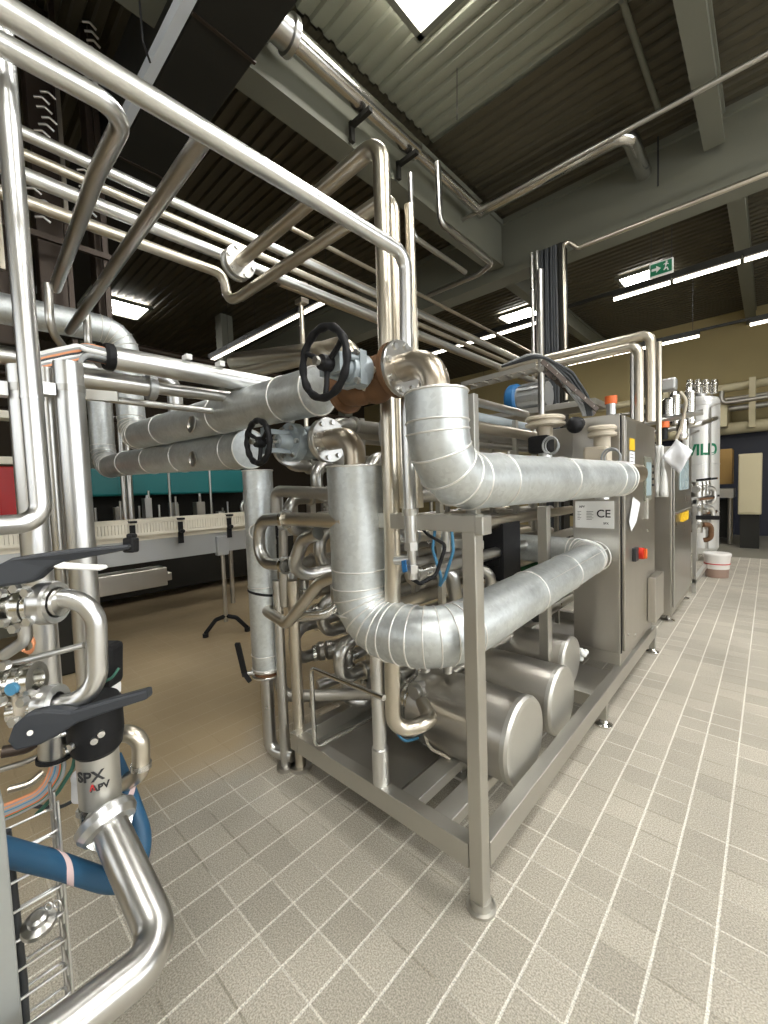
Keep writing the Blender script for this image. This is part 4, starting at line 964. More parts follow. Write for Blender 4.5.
for k in range(5):
    pipe('cable lying in the sloping tray, %s strand' % ['outermost', 'second', 'middle', 'fourth', 'innermost'][k], [a_+V((-.3, 0, .05)), a_+V((.0, 0, .06+.01*k)), at(572-2*k, 372+3*k, y=3.15), at(589-2*k, 398+2*k, y=3.3), at(592-2*k, 416, y=3.3)], .011, .15, dkcable if k < 3 else greycable, 'cable', 'cable', 'cables in the sloping tray', seg=8)
# upright pipes to the right, over cabinet
yr = 3.9
for k, (pts, r, lab) in enumerate((
    ([(500, 359), (641, 336), (651, 336), (651, 412)], .036, 'higher of two level pipes turning down behind the cabinet top'),
    ([(500, 372), (630, 350), (641, 350), (641, 412)], .036, 'lower of two level pipes turning down behind the cabinet top'))):
    P0 = [at(a_, b_, y=yr-.0) for a_, b_ in pts]
    zt_ = P0[1].z; xr_ = P0[2].x
    pipe(lab, [V((P0[0].x, yr-.08*k, zt_)), V((xr_, yr-.08*k, zt_)), V((xr_, yr-.08*k, 1.96))], r, .07, steel_w, 'process_pipe')
x_ = at(659, 380, y=4.3).x; pipe('slim upright pipe right of the two bent pipes', [(x_, 4.3, 1.8), (x_, 4.3, at(659, 342, y=4.3).z)], .022, m=steel_w)
x_ = at(632, 390, y=4.0).x; pipe('thin upright rod left of the two bent pipes', [(x_, 4.0, 1.96), (x_, 4.0, 2.6)], .014, m=steel)
x_ = at(541, 350, y=3.6).x; pipe('square tube post rising past the cable tray', [(x_, 3.6, .3), (x_, 3.6, 3.3)], .03, m=steel, name='post_tube', seg=4)
for px, py, lab, s_ in ((611, 404, 'orange cap valve on the cabinet top', 1), (664, 428, 'orange cap valve above the second cabinet', 1.1)):
    p = at(px, py, y=3.7 if px < 640 else 5.3); t = thing('pilot_valve', p, lab, 'valve')
    MB().cyl(p, p+V((0, 0, .06*s_)), .045*s_, 16).build('cap', orange, t); MB().cyl(p-V((0, 0, .12)), p, .035, 14).build('body', steel_b if s_ == 1 else black, t)
p = at(664, 387, y=5.4); t = thing('sensor_head', p, 'grey and blue transmitter head on the upright pipes', 'sensor')
MB().box(p.x-.02, p.x+.12, 5.3, 5.42, p.z-.06, p.z+.07).build('case', cast, t, .02); MB().box(p.x-.09, p.x-.02, 5.31, 5.41, p.z-.055, p.z+.05).build('cap', blue, t, .01)
pipe('orange cable running down the upright pipe', [at(655, 352, y=5.2), at(660, 384, y=5.2)], .012, m=orange, name='cable', cat='cable', seg=8)

# cabinet 2, valve manifold, tank
def cab2():
    x0, x1, y0, y1 = -.92, -.742, 5.15, 6.45
    t = thing('control_cabinet', (-.83, 5.8, 0), 'second stainless cabinet with small screen, behind the first', 'cabinet')
    MB().box(x0, x1, y0, y1, .08, 1.84).build('body', satin, t, .006)
    d_ = MB().box(x1+.003, x1+.02, y0+.04, y1-.04, .16, 1.80).build('door', steel, t, .005)
    MB().box(x1+.02, x1+.03, y0+.35, y0+.95, 1.38, 1.72).build('screen', screen_m, d_, .003)
    ps = at(683, 516, x=x1+.02); MB().box(x1+.02, x1+.05, ps.y-.2, ps.y+.2, ps.z-.05, ps.z+.05).build('yellow_plate', yellow, d_, .004)
    MB().box(x1+.02, x1+.045, y0+.05, y1-.1, 1.14, 1.155).build('trim_strip', steel_d, d_)
    for y_ in (y0+.1, y1-.1):
        for x_ in (x0+.04, x1-.04): MB().cyl((x_, y_, .02), (x_, y_, .1), .018, 10).lathe([(0, 0), (.06, 0), (.06, .012), (.025, .025), (0, .025)], (x_, y_, 0), Z, 18).build('foot', polish, t)
cab2()
def cloth_strip():
    mb_ = MB(); x_ = -.80; y_ = 5.11
    a_ = [at(655, 444, y=y_), at(664, 446, y=y_), at(666, 497, y=y_), at(656, 497, y=y_)]
    n = 8; vs = []
    for i in range(n+1):
        for j in range(7):
            L_ = a_[0].lerp(a_[3], i/n); R_ = a_[1].lerp(a_[2], i/n); q_ = L_.lerp(R_, j/6); q_.y += .03*math.sin(j*1.7+i*.5); vs.append(q_)
    fs = [(i*7+j, i*7+j+1, i*7+j+8, i*7+j+7) for i in range(n) for j in range(6)]
    mb_.add(vs, fs, True); o = mb_.build('hanging_cloth', cloth); s_ = o.modifiers.new('thick', 'SOLIDIFY'); s_.thickness = .02
    tag(o, 'white cloth hanging at the corner of the second cabinet', 'cloth')
cloth_strip()
q0 = [at(*a_, y=5.0) for a_ in ((676, 439), (693, 451), (679, 474), (662, 458))]
mb = MB(); n = 6; vs = []
for i in range(n+1):
    for j in range(n+1):
        q_ = q0[0].lerp(q0[1], j/n).lerp(q0[3].lerp(q0[2], j/n), i/n); q_ = q_+V((0, .03*math.sin(i*.9)*math.cos(j*.8), 0)); vs.append(q_)
mb.add(vs, [(i*(n+1)+j, (i+1)*(n+1)+j, (i+1)*(n+1)+j+1, i*(n+1)+j+1) for i in range(n) for j in range(n)], True)
o = mb.build('document_sleeve', paper); s_ = o.modifiers.new('thick', 'SOLIDIFY'); s_.thickness = .006
tag(o, 'tilted white paper in a clear sleeve above the second cabinet', 'paper')

# tank
def tank():
    x, y, R = -.945, 9.6, .275
    zt_ = at(703, 398, y=y).z
    t = thing('storage_tank', (x, y, 0), 'white cylindrical tank with green lettering at the rear right', 'tank')
    tm = mat('pale_tank_shell', (.70, .70, .68, 1), .4, .45, .08, 4)
    MB().lathe([(0, .12), (R*.8, .14), (R, .25), (R, zt_-.08), (R*.9, zt_-.02), (R*.4, zt_+.03), (0, zt_+.04)], (x, y, 0), Z, 48).build('shell', tm, t)
    for z in (.9, 1.75, zt_-.15): MB().torus((x, y, z), Z, R, .008, 40, 6).build('weld_band', steel_b, t)
    MB().cyl((x, y, zt_), (x, y, zt_+.16), .09, 22).lathe([(.09, .16), (.12, .16), (.12, .19), (0, .19)], (x, y, zt_), Z, 22).build('neck', steel_b, t)
    for k in range(3): a_ = 2*PI*k/3+.4; MB().cyl((x+math.cos(a_)*R*.8, y+math.sin(a_)*R*.8, 0), (x+math.cos(a_)*R*.8, y+math.sin(a_)*R*.8, .3), .025, 12).build('leg', steel, t)
    vs, fs = text_verts('WILD', .27, .002, .010); zc = at(703, 450, y=y-R).z; th0 = math.atan2(-y, -x)
    # wrap round the shell, facing the aisle in front
    th0 = math.radians(-88)
    out = [V((x+(R+.003+v.z)*math.cos(th0+v.x/R*.82), y+(R+.003+v.z)*math.sin(th0+v.x/R*.82), zc+v.y)) for v in vs]
    MB().add(out, fs).build('lettering', green, t)
    z0 = at(716, 470, y=y-R).z
    for k, th in enumerate((-1.98, -1.0)):
        c_, s2 = math.cos(th), math.sin(th)
        MB().tube([(x+(R+.03)*c_, y+(R+.03)*s2, .9), (x+(R+.03)*c_, y+(R+.03)*s2, 2.3+.45*k), (x+(R+.03)*math.cos(th+.45), y+(R+.03)*math.sin(th+.45), 2.35+.45*k)], .014, .06, 5, 10).build('sight_tube', steel_d, t)
tank()
# manifold frames with valves before the tank
t = thing('valve_manifold', (-.85, 7.6, 0), 'steel manifold frame with dark valve levers before the tank', 'manifold')
for x_ in (-.95, -.72):
    for y_ in (6.72, 8.2): MB().box(x_-.02, x_+.02, y_-.02, y_+.02, 0, 1.25).build('upright', steel_b, t)
for z in (.16, 1.2): MB().bar((-.72, 6.7, z), (-.72, 8.25, z), .05, .05).build('rail', satin_l, t)
for k, z in enumerate((.88, 1.10, 1.36)):
    MB().tube([(-.72, 6.72, z), (-.72, 8.2, z)], .045, seg=14).build('header_pipe', steel, t)
    for j in range(3):
        y_ = 6.95+.45*j
        v_ = MB().cyl((-.72, y_, z-.10), (-.72, y_, z+.10), .065, 16).torus((-.72, y_, z+.05), Z, .065, .014, 18, 6).build('valve_body', steel, t)
        MB().bar((-.73, y_, z+.115), (-.57, y_+.16*((j+k) % 2), z+.135), .04, .028).build('lever', [black, rust, black][(j+k) % 3], v_)
    MB().tube([(-.66, 7.0+.2*k, z), (-.58, 7.1+.2*k, z), (-.58, 7.1+.2*k, z-.2), (-.66, 7.1+.2*k, z-.22)], .032, .07, 5, 12).build('branch', [rust, steel_b, steel_b][k], t)
MB().tube([(-.80, 6.62, 1.1), (-.80, 6.62, 2.4)], .03, seg=14).build('riser', white, t)
MB().bar((-.70, 6.68, 1.0), (-.46, 6.68, 1.0), .05, .05).build('black_cylinder', black, t)
# pipe work above the second cabinet
for k, (px, py0, py1, y) in enumerate(((668, 398, 420, 5.8), (675, 392, 425, 6.0), (690, 388, 425, 6.3), (682, 418, 440, 6.0))):
    p, q_ = at(px, py0, y=y), at(px, py1, y=y); t = thing('steel_cartridge', q_, 'upright polished cartridge above the second cabinet, %s' % ['leftmost', 'second from left', 'tall right one', 'low right one'][k], 'filter', 'upright cartridges')
    MB().lathe([(0, 0), (.05, 0), (.055, .02), (.055, (p-q_).length*.9), (.04, (p-q_).length), (0, (p-q_).length)], (p.x, y, q_.z), Z, 18).build('housing', polish, t)
    MB().lathe([(.055, 0), (.065, 0), (.065, .02), (.055, .02)], (p.x, y, q_.z+.04), Z, 18).build('clamp', steel, t)
pipe('long level steel pipe above the second cabinet', [at(645, 424, y=5.6), at(703, 412, y=5.6)], .03, m=steel)
pipe('white hose arching down from the cartridges', [at(680, 392, y=5.5), at(687, 400, y=5.5), at(682, 425, y=5.5), at(676, 440, y=5.5)], .016, .15, beigepl, 'hose', 'hose', seg=8)
pipe('level pipe running to the tank top', [at(655, 432, y=6.4), at(700, 424, y=6.4), at(716, 418, y=7.5)], .03, .1, steel)
for px, py in ((697, 384), (706, 380), (668, 390)): pass
t = thing('valve_cluster', at(703, 386, y=8.8), 'small polished valves on the tank top', 'valve')
for k in range(4):
    p = at(690+8*k, 384, y=8.9); MB().cyl(p-V((0, 0, .15)), p+V((0, 0, .07)), .05, 14).torus(p+V((0, 0, .0)), Z, .05, .012, 18, 6).build('valve_body', polish, t)
MB().bar(at(686, 386, y=8.9), at(716, 386, y=8.9), .04, .04).build('header', polish, t)
# bucket
bx, by = -.585, 8.05
t = thing('bucket', (bx, by, 0), 'white plastic bucket with brown contents on the floor by the tank', 'bucket')
MB().lathe([(0, 0), (.14, 0), (.15, .13)], (bx, by, 0), Z, 36).build('lower_wall', bucketliq, t)
MB().lathe([(.15, .13), (.165, .33), (.155, .33), (.14, .14)], (bx, by, 0), Z, 36).build('upper_wall', bucketm, t)
MB().lathe([(.163, .325), (.175, .325), (.175, .355), (.165, .365), (0, .365)], (bx, by, 0), Z, 36).build('lid', bucketm, t)
mb = MB()
for k in range(2):
    vs, fs = text_verts(['lloyd', 'products'][k], .05, .001, .001)
    th0 = math.radians(-112+32*k)
    mb.add([V((bx+(.160+v.z)*math.cos(th0+v.x/.158), by+(.160+v.z)*math.sin(th0+v.x/.158), .235+v.y)) for v in vs], fs)
mb2 = MB()
mb2.lathe([(.1555, .2), (.161, .2), (.164, .215), (.159, .215)], (bx, by, 0), Z, 36); mb2.build('label_band', redink, t); 

# ================================================================== FOREGROUND LEFT
# overhead pipes
tb2 = at(60, 280, z=2.476)
pipe('second diagonal overhead pipe bending back to the left', [(-1.23, -.5, 2.476), (-1.214, .40, 2.476), (-1.5, .40, 2.476), (tb2.x-.1, tb2.y, 2.476)], .0235, .07, steel_b, 'process_pipe', seg=22)
p3, q3 = at(203, 138, z=2.336), at(78, 333, z=2.336)
pipe('dark branch pipe leaving the diagonal overhead pipe to the left', [V((-.975, p3.y, 2.336)), V((q3.x, (p3.y+q3.y)/2, 2.336))], .021, m=steel, name='process_pipe', seg=20)
for k, (a_, b_, c_, dd) in enumerate((((48, 284), (50, 330), (66, 350), 1.75), ((87, 315), (88, 352), (100, 365), 1.95))):
    pipe('thin drop pipe below the %s' % ['second diagonal pipe', 'dark branch pipe'][k], [at(*a_, d=dd), at(*b_, d=dd), at(*c_, d=dd+.15)], .016, .08, steel, 'process_pipe')
# overhead bundle along the hall
def bundle(px, py, x, lab, r, y1=7.0, m=steel_w):
    p = at(px, py, x=x); return pipe(lab, [(x, -.3, p.z), (x, y1, p.z)], r, m=m, name='overhead_pipe', group='long overhead pipes')
bundle(128, 181, -2.50, 'topmost of the long overhead pipes running into the hall', .028, 8, steel_b)
bundle(128, 199, -2.46, 'second long overhead pipe from the top', .022, 7, steel_w)
pp = at(128, 217, x=-2.42)
pipe('third long overhead pipe, ending at the big flange', [(-2.42, -.3, pp.z), (-2.42, 6.5, pp.z)], .032, m=steel_b, name='overhead_pipe', group='long overhead pipes')
pp = at(128, 239, x=-2.42)
pipe('lowest long overhead pipe, turning into the second flanged run', [(-2.42, -.3, pp.z), (-2.42, 1.27, pp.z), (-2.41, 1.29, 2.66), (-2.30, 1.31, 2.66)], .028, .06, steel_w, 'overhead_pipe', group='long overhead pipes')
for k, (px, py, x, r) in enumerate(((430, 318, -2.9, .035), (430, 300, -3.0, .02), (425, 340, -3.2, .03))):
    p = at(px, py, x=x); pipe('rear overhead pipe crossing behind the tall pipes, %s' % ['thick', 'thin', 'low'][k], [(x, 2.2, p.z), (x, 8.5, p.z)], r, m=steel_w, name='overhead_pipe', group='rear overhead pipes')
p = at(301, 300, y=2.4); t = thing('pipe_hanger', p, 'upright hanger rod with clamps left of the tall pipes', 'hanger')
MB().cyl((p.x, 2.4, 1.9), (p.x, 2.4, 3.25), .022, 12).build('rod', steel_w, t)
for dz_ in (.0, .14): MB().box(p.x-.04, p.x+.06, 2.36, 2.44, p.z+.1-dz_, p.z+.14-dz_).build('clamp', steel_w, t)
# conduit with cables, near left
zc = at(125, 360, x=-1.9).z
t = thing('conduit', (-1.9, .52, zc), 'grey steel conduit with open black rimmed end spilling cables', 'conduit')
MB().tube([(-1.9, .50, zc), (-1.9, 1.75, zc)], .045, seg=26).build('tube', steel_b, t)
MB().lathe([(.038, 0), (.047, 0), (.052, .01), (.052, .03), (.046, .035)], (-1.9, .488, zc), Y, 26).build('end_ring', black, t)
for y_ in (.80, .95): MB().box(-1.91, -1.86, y_-.012, y_+.012, zc+.043, zc+.065).build('clip', white, t)
for k in range(9):
    a_ = 2*PI*k/9; o_ = V((math.cos(a_)*.022, 0, math.sin(a_)*.022)); 
    pts = [V((-1.9, .56, zc))+o_, V((-1.88, .42, zc))+o_, at(78, 346+2.3*k, d=1.52), at(46, 353+2.2*k, d=1.44), at(20, 362+2*k, d=1.40)]
    pipe('cable from the open conduit, %s' % ['top white', 'grey first', 'orange first', 'dark first', 'white lower', 'grey second', 'orange second', 'dark second', 'lowest grey'][k], pts, .010, .15, [white, greycable, copper, dkcable, white, greycable, copper, dkcable, greycable][k], 'cable', 'cable', 'cables out of the open conduit', seg=8)
p = at(120, 383, x=-2.0)
t = thing('conduit', (-2.0, .5, p.z), 'darker steel conduit below the one with cables', 'conduit')
MB().tube([(-2.0, .42, p.z), (-2.0, .68, p.z)], .040, seg=22).tube([(-2.0, .66, p.z), (-2.0, 1.6, p.z+.02)], .028, seg=20).build('tube', steel, t)
MB().lathe([(.028, 0), (.055, 0), (.055, .03), (.028, .03)], (-2.0, .67, p.z), Y, 22).build('clamp', cast, t)
pipe('thin bent conduit under the cable conduit', [at(90, 385, x=-2.1), at(98, 398, x=-2.1), V((-2.1, 1.5, at(98, 398, x=-2.1).z))], .015, .06, steel, 'conduit')
# vertical conduits at left
def vert(px0, py0, px1, py1, d0, r, lab, m=steel_b, cap=True):
    a_, b_ = at(px0, py0, d=d0), at(px1, py1, d=d0); a_ = V(a_); x_, y_ = (a_.x+b_.x)/2, (a_.y+b_.y)/2
    t_ = thing('standpipe', (x_, y_, b_.z), lab, 'pipe')
    MB().tube([(x_, y_, b_.z), (x_, y_, a_.z)], r, seg=26).build('tube', m, t_)
    zcl = at(px0, 395, d=d0).z; MB().lathe([(r, 0), (r*1.06, 0), (r*1.06, .02), (r, .02)], (x_, y_, zcl), Z, 26).box(x_-.02, x_+.02, y_-r-.03, y_-r, zcl-.015, zcl+.02).build('clamp', steel, t_)
    MB().box(x_+r*.2, x_+r*.2+.02, y_-r-.035, y_-r-.03, zcl-.01, zcl+.012).build('clip', white, t_)
    return x_, y_
vert(26, 370, 48, 745, 1.12, .033, 'pale conduit standing behind the nearest left pipe')
vert(48, 370, 62, 585, 1.32, .020, 'thin conduit between two pale standing conduits', steel)
vert(70, 366, 90, 690, 1.30, .038, 'thick pale conduit standing at left')
tag(MB().bar(at(-8, 388, d=1.36), at(118, 397, d=1.5), .02, .035).build('strut_rail', frame_m), 'short strut rail holding the standing conduits', 'rail')
# nearest pipe
pipe('nearest standing pipe at the left picture edge, bent out of view', [(-1.305, .175, 3.7), (-1.276, .175, 1.95), (-1.259, .175, 1.449), (-1.254, -.3, 1.449)], .022, .045, steel_b, 'process_pipe', seg=22, rings=[((-1.268, .175, 1.74), Z)])

# valve cluster lower left
def F(px, py, d): return at(px, py, d=d)
VU = (UP*1.0)
# upper valve block
t = thing('seat_valve', F(20, 607, .80), 'upper polished valve block with clamped outlet at lower left', 'valve')
xa, xb = F(-14, 606, .82), F(62, 602, .82)
ax = (xb-xa).normalized()
MB().tube([xa, xb], .027, seg=26).build('body', polish, t)
for px, r_, w_ in ((3, .036, .02), (12, .042, .012), (22, .036, .02), (33, .033, .01)):
    MB().lathe([(.027, 0), (r_, 0), (r_*1.05, w_*.3), (r_, w_), (.027, w_)], F(px, 606, .82), ax, 26).build('ring', polish, t)
MB().lathe([(.03, 0), (.040, 0), (.042, .006), (.042, .026), (.040, .032), (.03, .032)], F(41, 603, .82), ax, 30).build('clamp', steel_b, t)
for px, py in ((4, 593), (6, 622), (29, 592), (31, 621), (18, 588), (17, 628)): MB().hexa(F(px, py, .79), -FWD, .0085, .012).build('bolt', steel_b, t)
MB().tube([F(24, 622, .83), F(26, 640, .84), F(4, 655, .85)], .012, .03, 5, 14).build('drain', steel_b, t)
# U pipe
t = thing('process_pipe', F(96, 655, .84), 'curved D shaped pipe joining the two valve blocks at lower left', 'pipe')
MB().tube([F(52, 598, .82), F(96, 598, .84), F(98, 700, .84), F(50, 706, .82)], .0185, .062, 12, 26).build('tube', steel_b, t)
MB().lathe([(.02, 0), (.034, 0), (.035, .02), (.034, .03), (.02, .03)], F(43, 704, .82), F(60, 702, .82)-F(43, 704, .82), 26).build('clamp', steel_b, t)
MB().tube([F(4, 666, .83), F(84, 645, .86)], .0065, seg=12).build('tie_rod', steel_b, t)
# lower valve block
t = thing('seat_valve', F(15, 700, .80), 'lower polished valve block under the D shaped pipe', 'valve')
MB().tube([F(-10, 686, .80), F(34, 679, .81)], .028, seg=24).tube([F(10, 712, .8), F(48, 704, .82)], .022, seg=24).build('body', polish, t)
for px, py, r_ in ((8, 683, .036), (20, 681, .034), (31, 680, .033)): MB().lathe([(.02, 0), (r_, 0), (r_, .012), (.02, .012)], F(px, py, .805), F(34, 679, .81)-F(-10, 686, .80), 26).build('ring', polish, t)
for px, py in ((4, 700), (8, 664), (18, 720), (26, 700)): MB().hexa(F(px, py, .78), -FWD, .009, .014).build('bolt', steel_b, t)
MB().box(*[c for pr in zip(F(20, 702, .80)-V((.02, .012, .025)), F(20, 702, .80)+V((.02, .012, .025))) for c in pr]).build('bracket', beigepl, t, .004)
c_ = F(14, 688, .775); MB().cyl(c_, c_-FWD*.008, .011, 20).build('cap', bluehose, t)
# levers
def lever(poly, d0, d1, th, lab, m, pivot=None):
    pts = []; n_ = len(poly)
    xs = [p_[0] for p_ in poly]; x0_, x1_ = min(xs), max(xs)
    t_ = thing('valve_lever', F(poly[0][0], poly[0][1], d0), lab, 'lever')
    front = [F(px, py, d0+(d1-d0)*(px-x0_)/(x1_-x0_)) for px, py in poly]
    off = FWD*th
    vs = front+[v+off for v in front]
    fs = [tuple(range(n_)), tuple(range(n_, 2*n_))[::-1]]+[(i, n_+i, n_+(i+1) % n_, (i+1) % n_) for i in range(n_)]
    MB().add(vs, fs).build('handle', m, t_, .005)
    if pivot: MB().cyl(F(*pivot, d0+.0), F(*pivot, d0-.004), .0045, 16).build('pivot_bolt', steel_d, t_)
    return t_
lever([(-6, 566), (10, 558), (34, 554), (70, 549), (112, 546), (129, 544), (129, 549), (110, 553), (84, 558), (62, 562), (46, 569), (34, 580), (24, 584), (-6, 588)], .76, .88, .028, 'dark grey curved lever handle above the upper valve block', darkgrey)
lever([(50, 567), (62, 562), (80, 564), (104, 565), (107, 568), (98, 571), (76, 570), (56, 569)], .80, .86, .010, 'flat pale lever blade below the upper dark lever', white)
lever([(6, 742), (12, 726), (26, 714), (44, 710), (70, 712), (110, 700), (146, 690), (147, 700), (110, 712), (76, 724), (54, 738), (38, 746), (14, 752)], .74, .86, .026, 'dark grey lower lever handle reaching over the floor', darkgrey, (30, 733))
mb = MB()
for k in range(4): mb.torus(F(26+k*.8, 643+k, .96), FWD+RT*.1*k, .020-.001*k, .0022, 28, 6)
tag(mb.build('cable_coil', copper), 'small coil of orange cable hanging left of the pale standing conduit', 'cable')
p = F(127, 548, .87); tag(MB().obox(F(131, 545, .9), RT*.012, UP*.016, FWD*.012).obox(F(131, 538, .9), RT*.007, UP*.01, FWD*.008).build('lever_tip', black, None, .004), 'black end block at the tip of the upper lever', 'block')
# black junction box behind
t = thing('position_sensor', F(110, 665, 1.0), 'black rounded sensor box behind the D shaped pipe', 'sensor')
MB().obox(F(107, 664, 1.02), RT*.026, UP*.052, FWD*.03).build('case', black, t, .012)
MB().obox(F(108, 690, 1.02), RT*.02, UP*.014, FWD*.022).build('collar', white, t, .004)
MB().tube([F(119, 668, 1.0), F(112, 678, .99), F(103, 682, .99), F(101, 692, .99)], .0035, .02, 4, 8).build('lead', greencable, t)

# branded valve actuator
def spx():
    a_ = F(101, 800, .88); d_ = (F(94, 700, .86)-F(101, 800, .88)).normalized()
    t = thing('valve_actuator', a_, 'steel actuator with black ribbed head and printed lettering at lower left', 'actuator')
    L = (F(94, 750, .87)-a_).length; R_ = .038
    MB().lathe([(0, 0), (R_*.9, 0), (R_, .004), (R_, L)], a_, d_, 32).build('body', satin_l, t)
    MB().lathe([(0, 0), (R_*.95, 0), (R_*1.2, .012), (R_*1.32, .045), (R_*1.3, .105), (R_*1.15, .115), (0, .118)], a_+d_*(L-.002), d_, 32).build('head', black, t)
    hd = a_+d_*(L+.03)
    fr_ = -FWD; fr_ = (fr_-d_*fr_.dot(d_)).normalized(); rt_ = d_.cross(fr_).normalized()
    if rt_.dot(RT) < 0: rt_ = -rt_
    for dx, dh in ((-.52, .0), (-.25, .012), (.5, .02), (.7, .03), (-.75, .03)):
        n_ = (fr_*math.cos(dx*1.1)+rt_*math.sin(dx*1.1)); q_ = hd+d_*dh+n_*(R_*1.28); MB().cyl(q_, q_+n_*.008, .0065, 12).build('screw', steel_b, t)
    for dx, h_, m_, body, sz in ((0.0, .70, ink, 'SPX', .030), (.12, .50, redink, '/\\', .016), (.45, .48, ink, 'APV', .018)):
        vs, fs = text_verts(body, sz, .0006, .0006)
        out = []
        for v in vs:
            an = dx*1.0+.18+v.x/R_; n_ = fr_*math.cos(an)+rt_*math.sin(an); out.append(a_+d_*(L*h_+v.y)+n_*(R_+.001+v.z))
        MB().add(out, fs).build('lettering', m_, t)
    # yoke legs and clamp below
    b_ = a_-d_*.055
    mb_ = MB()
    for k in range(4): an = .5+PI/2*k; n_ = fr_*math.cos(an)+rt_*math.sin(an); mb_.tube([a_+n_*R_*.8, b_+n_*R_*.85], .008, seg=10).hexa(a_-d_*.02+n_*R_*.85, d_, .012, .014)
    mb_.build('yoke', polish, t)
    MB().cyl(b_, a_, .018, 18).build('stem', polish, t)
    pd_ = (F(150, 905, .78)-F(112, 825, .85)).normalized()
    c_ = F(108, 823, .855)
    MB().lathe([(0, -.02), (.048, -.02), (.055, -.014), (.055, 0), (.048, .012), (.03, .014), (0, .014)], c_, pd_, 36).build('clamp_flange', steel_b, t)
    MB().cyl(b_+d_*.005, c_, .036, 24, .045).build('bonnet', polish, t)
    return c_, pd_
fc, pd_ = spx()
t = thing('process_pipe', fc, 'thick foreground pipe from the actuator flange bending toward the camera', 'pipe')
be = F(166, 950, .735); MB().tube([fc+pd_*.01, be, F(52, 1040, .60), F(-80, 1130, .50)], .0325, .055, 12, 34).build('tube', steel, t)
for q_, dd in ((F(143, 905, .78), pd_),): MB().torus(fc+pd_*((be-fc).length*.70), pd_, .0325, .0018, 32, 6).build('weld_seam', steel_b, t)
# small elbow right of head
t = thing('process_pipe', F(138, 750, .98), 'small steel elbow hanging right of the black actuator head', 'pipe')
MB().tube([F(112, 733, .95), F(141, 734, .96), F(141, 772, .96), F(122, 786, .97)], .0185, .035, 10, 20).build('tube', steel_w, t)
MB().lathe([(.016, 0), (.022, 0), (.022, .012), (.016, .012)], F(141, 763, .96), -UP, 20).build('clamp', polish, t)
# steel can with cable bundle
t = thing('cable_gland', F(55, 745, .86), 'steel can with black rim feeding a bundle of cables', 'gland')
MB().cyl(F(55, 757, .87), F(55, 730, .86), .028, 28).build('can', steel, t)
MB().lathe([(.026, 0), (.032, 0), (.032, .008), (.026, .008)], F(55, 758, .87), UP, 28).build('rim', black, t)
cols = [copper, greycable, copper, greycable, bluehose, greycable, greycable, orange, greencable, greycable]
nm = ['inner orange', 'inner grey', 'second orange', 'second grey', 'blue', 'third grey', 'fourth grey', 'bright orange', 'green', 'outer grey']
for k in range(10):
    o_ = (k-4.5)
    pipe('cable below the steel can, %s strand' % nm[k], [F(57+o_*1.5, 752, .87), F(58+o_*1.5, 768+k*.6, .87), F(44+o_*.6, 790+k*1.0, .86), F(18, 800+k*1.5, .85), F(-12, 812+k*1.6, .84)], .0036, .06, cols[k], 'cable', 'cable', 'cables below the steel can', seg=8)
pipe('green cable drooping beside the actuator', [F(76, 750, .88), F(73, 768, .88), F(58, 792, .88), F(36, 815, .87)], .004, .05, greencable, 'cable', 'cable', seg=8)
pipe('dark cable sagging behind the cable bundle', [F(30, 806, .9), F(60, 808, .95), F(82, 796, 1.0), F(88, 778, 1.0)], .004, .06, dkcable, 'cable', 'cable', seg=8)
p = F(80, 790, .95); tag(MB().obox(p, RT*.018, UP*.03, FWD*.01).ball(p+UP*.03, .018).build('bag_scrap', paper, None, .01), 'crumpled clear bag behind the actuator body', 'bag')
pipe('thin grey tube in the tangle behind the steel can', [F(0, 770, .9), F(20, 764, .9), F(40, 756, .92)], .006, .03, steel_d, 'tube', 'tube', seg=8)
pipe('rusty thin pipe behind the cable bundle', [F(8, 790, .88), F(30, 784, .9), F(44, 772, .92)], .008, .03, steel_w, 'tube', 'tube', seg=8)
pipe('thick dark tube behind the lower valve block', [F(2, 752, .86), F(26, 748, .88), F(44, 736, .9)], .012, .03, machine_d, 'tube', 'tube', seg=10)

# blue hose with stripes: behind the thick pipe
hp = [F(112, 758, .99), F(126, 790, .97), F(143, 838, .93), F(134, 882, .90), F(108, 882, .87), F(60, 866, .80), F(0, 850, .72), F(-40, 842, .68)]
path = fillet(hp, .08, 6)
t = thing('rubber_hose', hp[2], 'thick blue rubber hose with pale pink spiral stripe', 'hose')
MB().sweep(path, .0205, 22).build('tube', hose_b, t)
def resample(path, step):
    out = [V(path[0])]; acc = 0
    for i in range(len(path)-1):
        a_, b_ = V(path[i]), V(path[i+1]); l_ = (b_-a_).length; s_ = step-acc
        while s_ <= l_: out.append(a_.lerp(b_, s_/l_)); s_ += step
        acc = (acc+l_) % step
    return out
rs = resample(path, .004); mb = MB(); u_ = None; prev = None
quads = []
for i, p in enumerate(rs[:-1]):
    T = (rs[i+1]-p).normalized()
    if u_ is None: u_, _, _ = frame(T)
    else: u_ = (prev.rotation_difference(T) @ u_)
    u_ = (u_-T*u_.dot(T)).normalized(); prev = T; w_ = T.cross(u_)
    an = i*.004/.16*2*PI+1.0
    row = [tuple(p+T*.002*0+(u_*math.cos(an+da)+w_*math.sin(an+da))*.0213) for da in (-.34, -.17, 0, .17, .34)]
    quads.append(row)
for row in quads: mb.v += row
for i in range(len(quads)-1):
    for j in range(4): mb.face((i*5+j, i*5+j+1, (i+1)*5+j+1, (i+1)*5+j), True)
mb.build('stripe', hose_p, t)
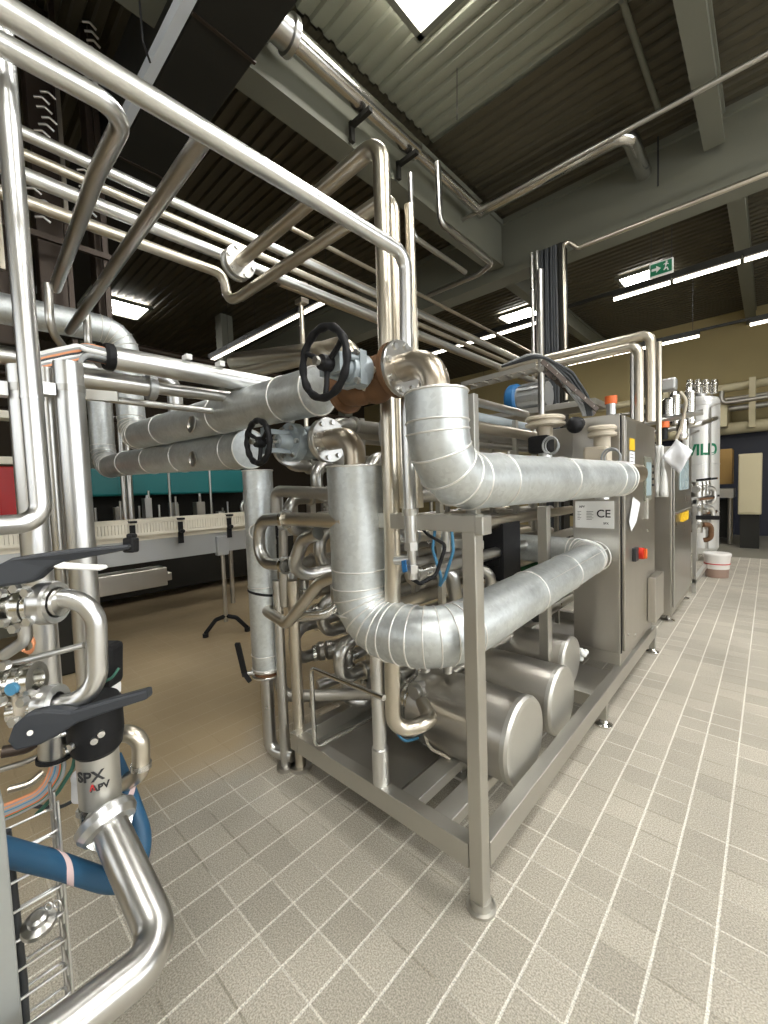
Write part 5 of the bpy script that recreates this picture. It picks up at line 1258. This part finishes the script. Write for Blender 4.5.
# foreground post at left edge
c_ = F(4, 900, .60)
t = thing('post', (c_.x, c_.y, 0), 'grey painted square post at the lower left picture edge', 'post')
e0, e1 = F(3, 792, .62), F(27, 1024, .60)
xw = F(17, 900, .61); 
MB().box(xw.x-.05, xw.x, xw.y-.075, xw.y-.005, 0, e0.z).build('column', galv, t, .003)
MB().box(xw.x-.07, xw.x+.02, xw.y-.095, xw.y+.02, 0, .012).build('base_plate', galv, t, .002)
# wire basket tray
t = thing('wire_tray', F(45, 950, .68), 'vertical wire mesh cable tray beside the grey post', 'cable tray')
zs = [.05+.055*k for k in range(16)]
xw0, yw0 = F(40, 930, .80).x, F(30, 930, .80).y
xA, xB = xw0-.05, xw0+.03; 
yA, yB = yw0-.08, yw0+.05
for (x_, y_) in ((xA, yA), (xA, yB), (xB, yB), (xA+.04, yB)): MB().cyl((x_, y_, .02), (x_, y_, .93), .0028, 8).build('long_wire', steel_b, t)
for k, z in enumerate(zs): MB().tube([(xB, yA, z), (xB, yB, z), (xA, yB, z), (xA, yA, z)], .0025, .01, 3, 8).build('cross_wire', steel_b, t)
for k in range(5):
    x_, y_ = xA+.025+.012*k, yA+.03+.014*(k % 3)
    pipe('grey cable inside the wire tray, %s' % ['back left', 'back middle', 'centre', 'front middle', 'front'][k], [(x_, y_, .05), (x_+random.uniform(-.012, .012), y_, .35), (x_+random.uniform(-.012, .012), y_+.005, .6), (x_, y_, .9)], .008, .2, greycable if k % 2 else dkcable, 'cable', 'cable', 'cables in the wire tray', seg=8)
p = F(39, 922, .69); t = thing('alarm_bell', p, 'round domed steel cap on the wire tray', 'cap')
MB().lathe([(0, .0), (.022, 0), (.024, .003), (.023, .010), (.014, .014), (.014, .023), (.009, .026), (0, .027)], p-UP*.008, (UP-FWD*.25+RT*.1), 28).build('dome', steel, t)
MB().torus(p+UP*.026+RT*.016, FWD, .006, .0014, 16, 6).torus(p+UP*.03+RT*.03, FWD, .006, .0014, 16, 6).build('hook', steel_b, t)

for o in list(bpy.data.objects):
    if '_o' in o: del o['_o']
